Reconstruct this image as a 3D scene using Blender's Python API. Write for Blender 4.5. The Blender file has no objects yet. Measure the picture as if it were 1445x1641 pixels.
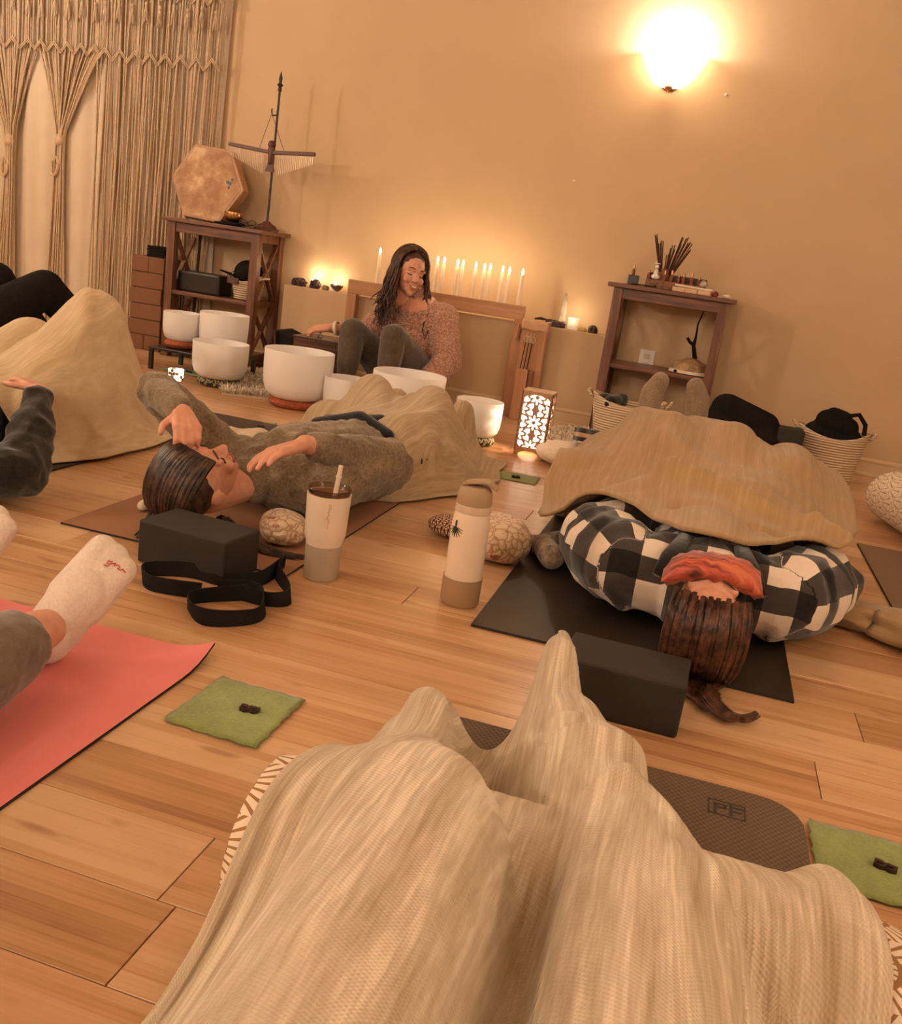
import bpy, bmesh, math, random
import numpy as np
from mathutils import Vector, Matrix, Euler, noise as mnoise
random.seed(11)
sc = bpy.context.scene
COL = sc.collection
PI = math.pi

# ------------------------------------------------------------------ camera
F_PX = 1502.3
PITCH, ROLL, YAW, EYE = math.radians(15.17), math.radians(8.33), math.radians(13.7), 0.80
_f0 = Vector((-math.sin(YAW), math.cos(YAW), 0))
_r0 = Vector((math.cos(YAW), math.sin(YAW), 0))
FW = _f0 * math.cos(PITCH) + Vector((0, 0, -math.sin(PITCH)))
_u0 = _r0.cross(FW)
RT = _r0 * math.cos(ROLL) + _u0 * math.sin(ROLL)
UP = -_r0 * math.sin(ROLL) + _u0 * math.cos(ROLL)
EYEP = Vector((0, 0, EYE))
cd = bpy.data.cameras.new('camera')
cam = bpy.data.objects.new('camera', cd)
COL.objects.link(cam)
cd.sensor_fit = 'HORIZONTAL'
cd.sensor_width = 36.0
cd.lens = 36.0 * F_PX / 1445.0
cd.clip_start = 0.02
m = Matrix((RT, UP, -FW)).transposed().to_4x4()
m.translation = EYEP
cam.matrix_world = m
sc.camera = cam

def ray(x, y):
    return FW * F_PX + RT * (x - 722.5) + UP * (820.5 - y)
def pz(x, y, z=0.0):
    d = ray(x, y)
    return EYEP + d * ((z - EYE) / d.z)
def py(x, y, Y):
    d = ray(x, y)
    return EYEP + d * (Y / d.y)

# ------------------------------------------------------------------ world, lamps, exposure
w = bpy.data.worlds.new('world')
sc.world = w
w.use_nodes = True
w.node_tree.nodes['Background'].inputs[0].default_value = (1.0, 0.8, 0.62, 1)
w.node_tree.nodes['Background'].inputs[1].default_value = 0.05
sc.view_settings.view_transform = 'Standard'
sc.view_settings.look = 'None'
sc.view_settings.exposure = 0.05
sc.view_settings.gamma = 1.0
LAMP_COL = (1.0, 0.88, 0.77)
SCONCE_W = 19.0
SIDE_W = 190.0

# ------------------------------------------------------------------ helpers
def lin(c):
    return tuple(((v / 255.0) / 12.92 if v / 255.0 <= 0.04045 else ((v / 255.0 + 0.055) / 1.055) ** 2.4) for v in c)

class NT:
    def __init__(s, name):
        s.m = bpy.data.materials.new(name)
        s.m.use_nodes = True
        s.t = s.m.node_tree
        s.b = s.t.nodes['Principled BSDF']
        s.out = s.t.nodes['Material Output']
    def n(s, typ, **kw):
        nd = s.t.nodes.new('ShaderNode' + typ)
        for k, v in kw.items():
            if k.startswith('i_'):
                key = k[2:]
                key = int(key) if key.isdigit() else key.replace('_', ' ')
                s.set(nd.inputs[key], v)
            else:
                setattr(nd, k, v)
        return nd
    def set(s, inp, v):
        if isinstance(v, bpy.types.NodeSocket):
            s.t.links.new(v, inp)
        elif isinstance(v, tuple) and inp.type == 'RGBA' and len(v) == 3:
            inp.default_value = (*v, 1)
        else:
            inp.default_value = v
    def math(s, op, a, b=0.0, c=0.0):
        nd = s.n('Math', operation=op)
        s.set(nd.inputs[0], a); s.set(nd.inputs[1], b)
        if op in ('MULTIPLY_ADD', 'SMOOTH_MIN', 'COMPARE'):
            s.set(nd.inputs[2], c)
        return nd.outputs[0]
    def mix(s, f, a, b):
        nd = s.n('Mix', data_type='RGBA')
        s.set(nd.inputs[0], f); s.set(nd.inputs[6], a); s.set(nd.inputs[7], b)
        return nd.outputs[2]
    def coord(s, kind='Object', scale=(1, 1, 1), rot=(0, 0, 0), loc=(0, 0, 0)):
        tc = s.n('TexCoord')
        mp = s.n('Mapping')
        s.t.links.new(tc.outputs[kind], mp.inputs[0])
        mp.inputs[1].default_value = loc
        mp.inputs[2].default_value = rot
        mp.inputs[3].default_value = scale
        return mp.outputs[0]
    def noise(s, co, scale, detail=4, rough=0.6):
        nd = s.n('TexNoise')
        s.t.links.new(co, nd.inputs['Vector'])
        nd.inputs['Scale'].default_value = scale
        nd.inputs['Detail'].default_value = detail
        nd.inputs['Roughness'].default_value = rough
        return nd.outputs[0]
    def ramp(s, f, *stops):
        nd = s.n('ValToRGB')
        s.set(nd.inputs[0], f)
        e = nd.color_ramp.elements
        while len(e) < len(stops):
            e.new(0.5)
        for el, (p, c) in zip(e, stops):
            el.position = p
            el.color = (*c, 1) if len(c) == 3 else c
        return nd.outputs[0]
    def bump(s, h, strength=0.3, dist=0.004):
        nd = s.n('Bump')
        s.set(nd.inputs['Height'], h)
        nd.inputs['Strength'].default_value = strength
        nd.inputs['Distance'].default_value = dist
        s.t.links.new(nd.outputs[0], s.b.inputs['Normal'])
    def base(s, c):
        s.set(s.b.inputs['Base Color'], c)
    def p(s, **kw):
        for k, v in kw.items():
            s.set(s.b.inputs[k.replace('_', ' ')], v)

MATS = {}
def mk(name, col, rough=0.6, var=0.12, vs=25, bump=0.0, bs=200, metal=0.0, sheen=0.0, coat=0.0, stretch=(1, 1, 1), spec=0.5, bd=0.003, dark=None):
    """plain procedural material: colour varied by noise, optional fine relief"""
    if name in MATS:
        return MATS[name]
    t = NT(name)
    co = t.coord('Object', stretch)
    nz = t.noise(co, vs)
    a = tuple(c * (1 - var) for c in col)
    b = tuple(min(1, c * (1 + var)) for c in col)
    t.base(t.ramp(nz, (0.3, dark or a), (0.7, b)))
    t.p(Roughness=rough, Metallic=metal, Specular_IOR_Level=spec)
    if sheen:
        t.p(Sheen_Weight=sheen, Sheen_Roughness=0.5)
    if coat:
        t.p(Coat_Weight=coat, Coat_Roughness=0.1)
    if bump:
        t.bump(t.noise(co, bs, 3), bump, bd)
    MATS[name] = t.m
    return t.m

def emitm(name, col, strength):
    if name in MATS:
        return MATS[name]
    t = NT(name)
    t.base(col)
    t.p(Emission_Color=col, Emission_Strength=strength)
    MATS[name] = t.m
    return t.m

class MB:
    """collects shapes, links them as ONE mesh object"""
    def __init__(s):
        s.v = []; s.f = []; s.mi = []; s.uv = {}
        s.cur = 0
    def add(s, vs, fs, uvs=None):
        o = len(s.v)
        s.v += [tuple(p) for p in vs]
        for k, f in enumerate(fs):
            s.f.append(tuple(i + o for i in f)); s.mi.append(s.cur)
        if uvs is not None:
            for i, u in enumerate(uvs):
                s.uv[o + i] = u
        return s
    def box(s, x0, x1, y0, y1, z0, z1, M=None):
        vs = [Vector(p) for p in ((x0, y0, z0), (x1, y0, z0), (x1, y1, z0), (x0, y1, z0), (x0, y0, z1), (x1, y0, z1), (x1, y1, z1), (x0, y1, z1))]
        if M:
            vs = [M @ p for p in vs]
        return s.add(vs, [(0, 3, 2, 1), (4, 5, 6, 7), (0, 1, 5, 4), (1, 2, 6, 5), (2, 3, 7, 6), (3, 0, 4, 7)])
    def bar(s, a, b, wx, wy, upv=(0, 0, 1)):
        """rectangular bar from a to b"""
        a = Vector(a); b = Vector(b)
        d = (b - a).normalized()
        u = d.cross(Vector(upv))
        if u.length < 1e-4:
            u = d.cross(Vector((0, 1, 0)))
        u.normalize(); v = u.cross(d).normalized()
        vs = []
        for q in (a, b):
            for sx, sy in ((-1, -1), (1, -1), (1, 1), (-1, 1)):
                vs.append(q + u * sx * wx / 2 + v * sy * wy / 2)
        return s.add(vs, [(0, 3, 2, 1), (4, 5, 6, 7), (0, 1, 5, 4), (1, 2, 6, 5), (2, 3, 7, 6), (3, 0, 4, 7)])
    def tube(s, pts, rad, n=8, cap=True, flat=1.0, upv=(0, 0, 1)):
        pts = [Vector(p) for p in pts]
        if not isinstance(rad, (list, tuple)):
            rad = [rad] * len(pts)
        vs = []; fs = []
        pu = None
        for i, p in enumerate(pts):
            d = (pts[min(i + 1, len(pts) - 1)] - pts[max(i - 1, 0)])
            if d.length < 1e-9:
                d = Vector((0, 0, 1))
            d.normalize()
            if pu is None:
                u = d.cross(Vector(upv))
                if u.length < 1e-3:
                    u = d.cross(Vector((0, 1, 0)))
            else:
                u = pu - d * pu.dot(d)
                if u.length < 1e-6:
                    u = d.orthogonal()
            u.normalize(); pu = u
            v = u.cross(d)
            for k in range(n):
                a = 2 * PI * k / n
                vs.append(p + u * math.cos(a) * rad[i] + v * math.sin(a) * rad[i] * flat)
        m_ = len(pts)
        for i in range(m_ - 1):
            for k in range(n):
                fs.append((i * n + k, i * n + (k + 1) % n, (i + 1) * n + (k + 1) % n, (i + 1) * n + k))
        if cap:
            fs.append(tuple(range(n - 1, -1, -1)))
            fs.append(tuple((m_ - 1) * n + k for k in range(n)))
        return s.add(vs, fs)
    def lathe(s, prof, c=(0, 0, 0), n=32, M=None):
        """profile of (r, z); closed where r == 0"""
        c = Vector(c); vs = []; fs = []; rings = []
        for r, z in prof:
            if r < 1e-6:
                rings.append([len(vs)]); vs.append(Vector((0, 0, z)))
            else:
                rings.append(list(range(len(vs), len(vs) + n)))
                vs += [Vector((r * math.cos(2 * PI * k / n), r * math.sin(2 * PI * k / n), z)) for k in range(n)]
        for a, b in zip(rings, rings[1:]):
            for k in range(n):
                k2 = (k + 1) % n
                if len(a) == 1 and len(b) == 1:
                    continue
                if len(a) == 1:
                    fs.append((a[0], b[k2], b[k])) if False else fs.append((a[0], b[k], b[k2])[::-1])
                elif len(b) == 1:
                    fs.append((a[k], a[k2], b[0]))
                else:
                    fs.append((a[k], a[k2], b[k2], b[k]))
        vs = [(M @ p if M else p) + c for p in vs]
        return s.add(vs, fs)
    def prism(s, poly, z0, z1, M=None):
        n = len(poly)
        vs = [Vector((x, y, z0)) for x, y in poly] + [Vector((x, y, z1)) for x, y in poly]
        if M:
            vs = [M @ p for p in vs]
        fs = [tuple(range(n - 1, -1, -1)), tuple(range(n, 2 * n))] + [(i, (i + 1) % n, n + (i + 1) % n, n + i) for i in range(n)]
        return s.add(vs, fs)
    def ball(s, c, r, M=None, n=16, mseg=10):
        if not isinstance(r, (list, tuple)):
            r = (r, r, r)
        vs = [Vector((0, 0, -r[2]))]; fs = []
        for i in range(1, mseg):
            t = PI * i / mseg - PI / 2
            for k in range(n):
                a = 2 * PI * k / n
                vs.append(Vector((r[0] * math.cos(t) * math.cos(a), r[1] * math.cos(t) * math.sin(a), r[2] * math.sin(t))))
        vs.append(Vector((0, 0, r[2])))
        for k in range(n):
            fs.append((0, 1 + (k + 1) % n, 1 + k))
            fs.append((len(vs) - 1, 1 + (mseg - 2) * n + k, 1 + (mseg - 2) * n + (k + 1) % n))
        for i in range(mseg - 2):
            for k in range(n):
                fs.append((1 + i * n + k, 1 + i * n + (k + 1) % n, 1 + (i + 1) * n + (k + 1) % n, 1 + (i + 1) * n + k))
        c = Vector(c)
        return s.add([(M @ p if M else p) + c for p in vs], fs)
    def capsule(s, a, ra, b, rb, n=14):
        a = Vector(a); b = Vector(b); d = b - a; L = d.length
        if L < 1e-6:
            return s.ball(a, max(ra, rb))
        d.normalize()
        pts = []; rr = []
        for k in range(5):
            t = PI / 2 * (1 - k / 4)
            pts.append(a - d * ra * math.sin(t)); rr.append(max(ra * math.cos(t), ra * 0.04))
        for k in range(5):
            t = PI / 2 * k / 4
            pts.append(b + d * rb * math.sin(t)); rr.append(max(rb * math.cos(t), rb * 0.04))
        return s.tube(pts, rr, n)
    def grid(s, P, uv=None, close=False):
        """P[i][j] points"""
        ni, nj = len(P), len(P[0])
        vs = [p for row in P for p in row]
        fs = []
        for i in range(ni - 1):
            for j in range(nj - (0 if close else 1)):
                j2 = (j + 1) % nj
                fs.append((i * nj + j, i * nj + j2, (i + 1) * nj + j2, (i + 1) * nj + j))
        return s.add(vs, fs, [u for row in uv for u in row] if uv else None)
    def build(s, name, mat, parent=None, smooth=False, bevel=0.0, seg=2, label=None, kind=None, world=True, solid=0.0, recenter=True):
        me = bpy.data.meshes.new(name)
        me.from_pydata([tuple(p) for p in s.v], [], s.f)
        for mm in (mat if isinstance(mat, (list, tuple)) else [mat]):
            me.materials.append(mm)
        if any(s.mi):
            me.polygons.foreach_set('material_index', s.mi)
        if s.uv:
            ul = me.uv_layers.new(name='uv')
            for lp in me.loops:
                ul.data[lp.index].uv = s.uv.get(lp.vertex_index, (0, 0))
        bm = bmesh.new(); bm.from_mesh(me)
        bmesh.ops.recalc_face_normals(bm, faces=bm.faces)
        if bevel:
            ed = [e for e in bm.edges if len(e.link_faces) == 2 and e.calc_face_angle(0) > 0.6]
            bmesh.ops.bevel(bm, geom=ed, offset=bevel, segments=seg, affect='EDGES', profile=0.6, clamp_overlap=True)
        bm.to_mesh(me); bm.free()
        if smooth:
            me.polygons.foreach_set('use_smooth', [True] * len(me.polygons))
            if smooth != 'all':
                me.set_sharp_from_angle(angle=math.radians(42 if smooth is True else smooth))
        o = bpy.data.objects.new(name, me)
        COL.objects.link(o)
        if solid:
            md = o.modifiers.new('thickness', 'SOLIDIFY'); md.thickness = solid; md.offset = -1
        place(o, parent, world, recenter)
        if label: o['label'] = label
        if kind: o['kind'] = kind
        return o

ROOTLOC = {}
def place(o, parent, world=True, recenter=True):
    if parent is not None:
        o.parent = parent
        if world and parent.name in ROOTLOC:
            o.matrix_parent_inverse = Matrix.Translation(-ROOTLOC[parent.name])
        elif world and parent.get('_') is None and parent.parent is None and parent.type == 'MESH':
            o.matrix_parent_inverse = Matrix.Translation(-Vector(parent.location))
    elif recenter and o.type == 'MESH' and len(o.data.vertices):
        co = np.empty(len(o.data.vertices) * 3); o.data.vertices.foreach_get('co', co); co = co.reshape(-1, 3)
        lo, hi = co.min(0), co.max(0)
        c = Vector(((lo[0] + hi[0]) / 2, (lo[1] + hi[1]) / 2, lo[2]))
        o.data.transform(Matrix.Translation(-c)); o.location = c

def tag(o, label, cat=None, group=None, kind=None):
    o['label'] = label
    if cat: o['category'] = cat
    if group: o['group'] = group
    if kind: o['kind'] = kind
    return o
def thing(name, label, cat, loc=(0, 0, 0), rz=0.0, group=None):
    o = bpy.data.objects.new(name, None)
    COL.objects.link(o)
    o.empty_display_size = 0.05
    o.location = loc; o.rotation_euler = (0, 0, rz)
    ROOTLOC[o.name] = Vector(loc)
    return tag(o, label, cat, group)
def dup(o, loc=None, rz=None, parent=None, label=None, group=None, scale=None):
    c = o.copy(); COL.objects.link(c)
    if parent is not None: c.parent = parent
    if loc is not None: c.location = loc
    if rz is not None: c.rotation_euler = (0, 0, rz)
    if scale is not None: c.scale = scale
    if label: c['label'] = label
    if group: c['group'] = group
    for ch in o.children:
        dup(ch, parent=c)
    return c
def bake(o):
    dg = bpy.context.evaluated_depsgraph_get()
    dg.update()
    me = bpy.data.meshes.new_from_object(o.evaluated_get(dg))
    o.modifiers.clear()
    old = o.data
    o.data = me
    bpy.data.meshes.remove(old)
    return o
def fbm(x, y, z=0.0):
    return mnoise.noise(Vector((x, y, z)))

def blob(name, prims, mat_, parent=None, voxel=0.006, smooth=4, label=None):
    """one continuous skin over tapered limbs and ellipsoids (voxel union, smoothed)"""
    b = MB()
    for q in prims:
        if q[0] == 'c':
            b.capsule(q[1], q[2], q[3], q[4], 16)
        elif q[0] == 'e':
            b.ball(q[1], q[2], q[3] if len(q) > 3 else None, 20, 14)
        elif q[0] == 'x':
            b.box(*q[1], q[2] if len(q) > 2 else None)
    o = b.build(name, mat_, None, recenter=False)
    md = o.modifiers.new('skin', 'REMESH'); md.mode = 'VOXEL'; md.voxel_size = voxel
    if smooth:
        ms = o.modifiers.new('soft', 'SMOOTH'); ms.iterations = smooth; ms.factor = 0.5
    bake(o)
    cz = np.empty(len(o.data.vertices) * 3); o.data.vertices.foreach_get('co', cz); cz = cz.reshape(-1, 3)
    cz[:, 2] = np.maximum(cz[:, 2], 0.0072)      # lies flat on the mat
    o.data.vertices.foreach_set('co', cz.ravel()); o.data.update()
    o.data.polygons.foreach_set('use_smooth', [True] * len(o.data.polygons))
    place(o, parent)
    if label: o['label'] = label
    return o

def crease(o, amp=0.006, f=13.0, st=(1, 1, 1), seed=0.0):
    """cloth wrinkles pushed along the surface normals"""
    n = len(o.data.vertices)
    co = np.empty(n * 3); o.data.vertices.foreach_get('co', co); co = co.reshape(-1, 3)
    nr = np.empty(n * 3); o.data.vertices.foreach_get('normal', nr); nr = nr.reshape(-1, 3)
    k = np.empty(n)
    for i, p in enumerate(co):
        q = Vector((p[0] * f * st[0] + seed, p[1] * f * st[1], p[2] * f * st[2]))
        k[i] = 0.45 - 1.9 * abs(mnoise.noise(q)) + 0.5 * mnoise.noise(q * 2.3)
    o.data.vertices.foreach_set('co', (co + nr * (amp * k)[:, None]).ravel())
    o.data.update()
    return o

def tops(prims, X, Y):
    """height of the upper side of the props under a cloth"""
    Z = np.zeros_like(X)
    for q in prims:
        if q[0] == 'c':
            a, ra, b, rb = np.array(q[1]), q[2], np.array(q[3]), q[4]
            n = 24
            for k in range(n + 1):
                t = k / n
                c = a + (b - a) * t; r = ra + (rb - ra) * t
                d2 = (X - c[0]) ** 2 + (Y - c[1]) ** 2
                Z = np.maximum(Z, np.where(d2 < r * r, c[2] + np.sqrt(np.maximum(r * r - d2, 0)), 0))
    return Z

def drape(name, left, right, prims, mat_, label, curv=12.0, nu=110, nv=110, near=None, far=None, ridges=(), fold=0.006, ff=(26, 5), seed=0, solid=0.004, off=0.0115, cat='blanket', uvs=1.0, iters=5000, group=None, pin=()):
    """throw laid over props: hanging membrane above an obstacle, then folds; left/right are edge polylines from the near to the far end"""
    def poly(P, t):
        P = [np.array(p, float) for p in P]
        L = [0.0]
        for a, b in zip(P, P[1:]): L.append(L[-1] + np.linalg.norm(b - a))
        s = t * L[-1]
        for i in range(len(P) - 1):
            if s <= L[i + 1] + 1e-9:
                k = (s - L[i]) / (L[i + 1] - L[i])
                return P[i] * (1 - k) + P[i + 1] * k
        return P[-1]
    U = np.linspace(0, 1, nu); Vv = np.linspace(0, 1, nv)
    X = np.zeros((nv, nu)); Y = np.zeros((nv, nu))
    for j, v in enumerate(Vv):
        l, r = poly(left, v), poly(right, v)
        X[j] = l[0] + (r[0] - l[0]) * U; Y[j] = l[1] + (r[1] - l[1]) * U
    if near is not None: Y += np.array([near(u) for u in U])[None, :] * ((1 - Vv) ** 1.5)[:, None]
    if far is not None: Y += np.array([far(u) for u in U])[None, :] * (Vv ** 2)[:, None]
    ed = np.minimum(1, np.minimum(U, 1 - U) * 12)
    wob = np.array([[fbm(u * 5 + seed, v * 5, 3.3) for u in U] for v in Vv])
    X += 0.03 * wob * (1 - ed[None, :] * 0.7); Y += 0.02 * np.roll(wob, 7, 1)
    S = tops(prims, X, Y)
    dx = np.hypot(np.diff(X, axis=1).mean(), np.diff(Y, axis=1).mean()); dy = np.hypot(np.diff(Y, axis=0).mean(), np.diff(X, axis=0).mean())
    g = curv * dx * dy / 4
    Z = np.full_like(S, S.max())
    for it in range(iters):
        Pd = np.pad(Z, 1, mode='edge')
        Z2 = (Pd[:-2, 1:-1] + Pd[2:, 1:-1] + Pd[1:-1, :-2] + Pd[1:-1, 2:]) / 4 - g
        Z2 = np.maximum(Z2, S)
        if it % 200 == 199 and np.abs(Z2 - Z).max() < 2e-6:
            Z = Z2; break
        Z = Z2
    for k in range(3):
        Pd = np.pad(Z, 1, mode='edge')
        Z = np.maximum((Pd[:-2, 1:-1] + Pd[2:, 1:-1] + Pd[1:-1, :-2] + Pd[1:-1, 2:] + 2 * Z) / 6, S)
    W = np.linalg.norm(np.array([X[nv // 2, -1] - X[nv // 2, 0], Y[nv // 2, -1] - Y[nv // 2, 0]])); Lg = np.linalg.norm(np.array([X[-1, nu // 2] - X[0, nu // 2], Y[-1, nu // 2] - Y[0, nu // 2]]))
    N1 = np.array([[fbm(u * ff[1] + 7.7 * seed, v * ff[1] * 0.8, seed) for u in U] for v in Vv])
    N2 = np.array([[fbm(u * 2.2 + seed, v * 2.6, 9 + seed) for u in U] for v in Vv])
    fld = np.sin((U[None, :] * ff[0] + N2 * 5.0 + 1.5 * Vv[:, None])) * (0.5 + 0.9 * np.abs(N1))
    msk = np.clip((Z - S) / 0.03, 0.15, 1.0)
    Z = Z + fold * (fld + 1.0) * msk + 0.5 * fold * (N1 + 0.6)
    for pts, wd, hh in ridges:
        P = [np.array(p, float) for p in pts]
        D = np.full_like(X, 9.0)
        for a, b in zip(P, P[1:]):
            ab = b - a
            t = np.clip(((X - a[0]) * ab[0] + (Y - a[1]) * ab[1]) / (ab @ ab), 0, 1)
            D = np.minimum(D, np.hypot(X - a[0] - t * ab[0], Y - a[1] - t * ab[1]))
        Z = Z + hh * np.exp(-(D / wd) ** 2)
    for edge, wd, v0, v1 in pin:      # hems that fall to the floor: edge, width in metres, from/to along the edge
        d = {'R': (1 - U)[None, :] * W + 0 * Z, 'L': U[None, :] * W + 0 * Z, 'N': Vv[:, None] * Lg + 0 * Z, 'F': (1 - Vv)[:, None] * Lg + 0 * Z}[edge]
        al = (Vv[:, None] + 0 * Z) if edge in 'RL' else (U[None, :] + 0 * Z)
        k = np.clip(1 - d / wd, 0, 1) * np.clip((al - v0) / 0.12 + 0.5, 0, 1) * np.clip((v1 - al) / 0.12 + 0.5, 0, 1)
        k = k * k * (3 - 2 * k)
        Z = Z * (1 - k)
    Z = np.maximum(Z, S * 0.98) + off
    Z = np.maximum(Z, off)
    b = MB()
    P = [[Vector((X[j, i], Y[j, i], Z[j, i])) for i in range(nu)] for j in range(nv)]
    UV = [[(U[i] * W * uvs, Vv[j] * Lg * uvs) for i in range(nu)] for j in range(nv)]
    b.grid(P, UV)
    o = b.build(name, mat_, None, smooth='all', solid=solid)
    return tag(o, label, cat, group)

def frame(face, crown):
    z = Vector(crown).normalized(); y = -(Vector(face) - z * Vector(face).dot(z)).normalized(); x = y.cross(z)
    return Matrix((x, y, z)).transposed()
def head_prims(c, R, s=1.0, neck=True):
    c = Vector(c)
    def L(x, y, z): return c + R @ (Vector((x, y, z)) * s)
    def E(x, y, z, a, b, d): return ('e', L(x, y, z), (a * s, b * s, d * s), R)
    pr = [E(0, 0.012, 0.030, 0.074, 0.094, 0.082), E(0, -0.022, -0.025, 0.060, 0.072, 0.082), E(0, -0.050, -0.078, 0.036, 0.036, 0.030),
          E(0, -0.072, -0.098, 0.018, 0.018, 0.015), ('c', L(0, -0.088, 0.012), 0.008 * s, L(0, -0.110, -0.026), 0.0125 * s),
          E(-0.011, -0.101, -0.030, 0.009, 0.009, 0.007), E(0.011, -0.101, -0.030, 0.009, 0.009, 0.007),
          E(0, -0.090, -0.056, 0.024, 0.012, 0.007), E(0, -0.088, -0.067, 0.020, 0.012, 0.007),
          E(-0.034, -0.072, -0.028, 0.024, 0.020, 0.022), E(0.034, -0.072, -0.028, 0.024, 0.020, 0.022),
          ('c', L(-0.045, -0.074, 0.024), 0.010 * s, L(-0.014, -0.086, 0.022), 0.010 * s), ('c', L(0.045, -0.074, 0.024), 0.010 * s, L(0.014, -0.086, 0.022), 0.010 * s),
          E(-0.031, -0.074, 0.003, 0.014, 0.012, 0.010), E(0.031, -0.074, 0.003, 0.014, 0.012, 0.010),
          E(-0.071, 0.012, -0.010, 0.010, 0.021, 0.031), E(0.071, 0.012, -0.010, 0.010, 0.021, 0.031),
          ('c', L(0, 0.02, -0.05), 0.052 * s, L(0, 0.035, -0.14), 0.054 * s)]
    return pr if neck else pr[:-1]
def face_parts(c, R, root, s=1.0, smile=False, brow=HAIR_A if 'HAIR_A' in globals() else None):
    c = Vector(c)
    def L(x, y, z): return c + R @ (Vector((x, y, z)) * s)
    for sx in (-1, 1):
        MB().tube([L(sx * (0.031 + 0.016 * math.cos(a)), -0.0865 - 0.001 * math.sin(a) + 0.006 * abs(math.cos(a)), 0.001 - 0.005 * math.sin(a)) for a in [PI * k / 8 for k in range(9)]], 0.0022 * s, 6).build('eyelid', LASH, root, smooth='all')
        MB().tube([L(sx * 0.016, -0.0965, 0.028), L(sx * 0.032, -0.092, 0.033), L(sx * 0.048, -0.080, 0.027)], [0.003 * s, 0.0035 * s, 0.0015 * s], 6, flat=0.6).build('eyebrow', HAIR_B, root, smooth='all')
    MB().tube([L(x, -0.102 + 0.012 * (x / 0.026) ** 2, -0.0605 + (0.008 * (x / 0.026) ** 2 if smile else 0)) for x in (-0.027, -0.014, 0, 0.014, 0.027)], [0.002 * s, 0.0055 * s, 0.006 * s, 0.0055 * s, 0.002 * s], 8, flat=0.8).build('lips', LIPS, root, smooth='all')
    if smile:
        MB().tube([L(x, -0.1055 + 0.012 * (x / 0.026) ** 2, -0.0600 + 0.008 * (x / 0.026) ** 2) for x in (-0.018, -0.009, 0, 0.009, 0.018)], [0.001 * s, 0.003 * s, 0.0034 * s, 0.003 * s, 0.001 * s], 8).build('teeth', WHITEP, root, smooth='all')
def hand_prims(wrist, d, nrm, side=1, curl=(0.5, 0.6, 0.5), s=1.0, thumb=0.7, spread=0.05):
    """palm, four unequal bent fingers and a thumb leaving the side of the palm"""
    W_ = Vector(wrist); d = Vector(d).normalized(); nrm = Vector(nrm); nrm = (nrm - d * nrm.dot(d)).normalized(); l = d.cross(nrm) * side
    out = []
    for k, (ln, off) in enumerate(((0.068, 0.0285), (0.078, 0.0095), (0.072, -0.0095), (0.056, -0.0275))):
        base = W_ + d * (0.088 - 0.004 * abs(k - 1.2)) * s + l * off * s
        out.append(('c', W_ + l * off * 0.55 * s + d * 0.01 * s, 0.0145 * s, base, 0.0115 * s))
        p = base; ang = 0.0; dd = (d + l * (off * spread * 40)).normalized()
        for i, fr in enumerate((0.46, 0.31, 0.23)):
            ang += curl[i]
            q = p + (dd * math.cos(ang) - nrm * math.sin(ang)) * ln * fr * s
            out.append(('c', p, (0.0092 - 0.0010 * i) * s, q, (0.0084 - 0.0011 * i) * s)); p = q
    tb = W_ + d * 0.028 * s + l * 0.026 * s
    t1 = tb + (d * 0.62 + l * thumb - nrm * 0.25).normalized() * 0.042 * s
    t2 = t1 + (d * 0.85 + l * thumb * 0.4 - nrm * 0.25).normalized() * 0.030 * s
    out += [('c', W_ + d * 0.012 * s + l * 0.012 * s, 0.015 * s, tb, 0.013 * s), ('c', tb, 0.012 * s, t1, 0.0098 * s), ('c', t1, 0.0096 * s, t2, 0.0075 * s)]
    return out
# ------------------------------------------------------------------ materials
def wood_mat(name, c1, c2, axis=0, scale=14.0, rough=0.42, coat=0.15):
    if name in MATS: return MATS[name]
    t = NT(name)
    st = [scale, scale, scale]; st[axis] = scale * 0.07
    co = t.coord('Object', tuple(st))
    n1 = t.noise(co, 2.2, 6, 0.65)
    n2 = t.noise(co, 9.0, 3, 0.6)
    f = t.math('ADD', t.math('MULTIPLY', n1, 0.75), t.math('MULTIPLY', n2, 0.25))
    t.base(t.ramp(f, (0.34, c1), (0.52, tuple((a + b) / 2 for a, b in zip(c1, c2))), (0.68, c2)))
    t.p(Roughness=rough, Coat_Weight=coat, Coat_Roughness=0.25)
    t.bump(n2, 0.15, 0.001)
    MATS[name] = t.m
    return t.m
SHELFW = wood_mat('dark_walnut', (0.045, 0.015, 0.007), (0.27, 0.098, 0.038), axis=2, scale=20)
SHELFX = wood_mat('dark_walnut_across', (0.045, 0.015, 0.007), (0.27, 0.098, 0.038), axis=0, scale=20)
OAKX = wood_mat('oak_across', (0.36, 0.17, 0.075), (0.60, 0.33, 0.16), axis=0, scale=10, rough=0.35)
OAKZ = wood_mat('oak_upright', (0.36, 0.16, 0.075), (0.60, 0.32, 0.16), axis=2, scale=10, rough=0.3)
BOXW = wood_mat('harmonium_wood', (0.020, 0.007, 0.004), (0.12, 0.038, 0.016), axis=0, scale=18, rough=0.3)

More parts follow.
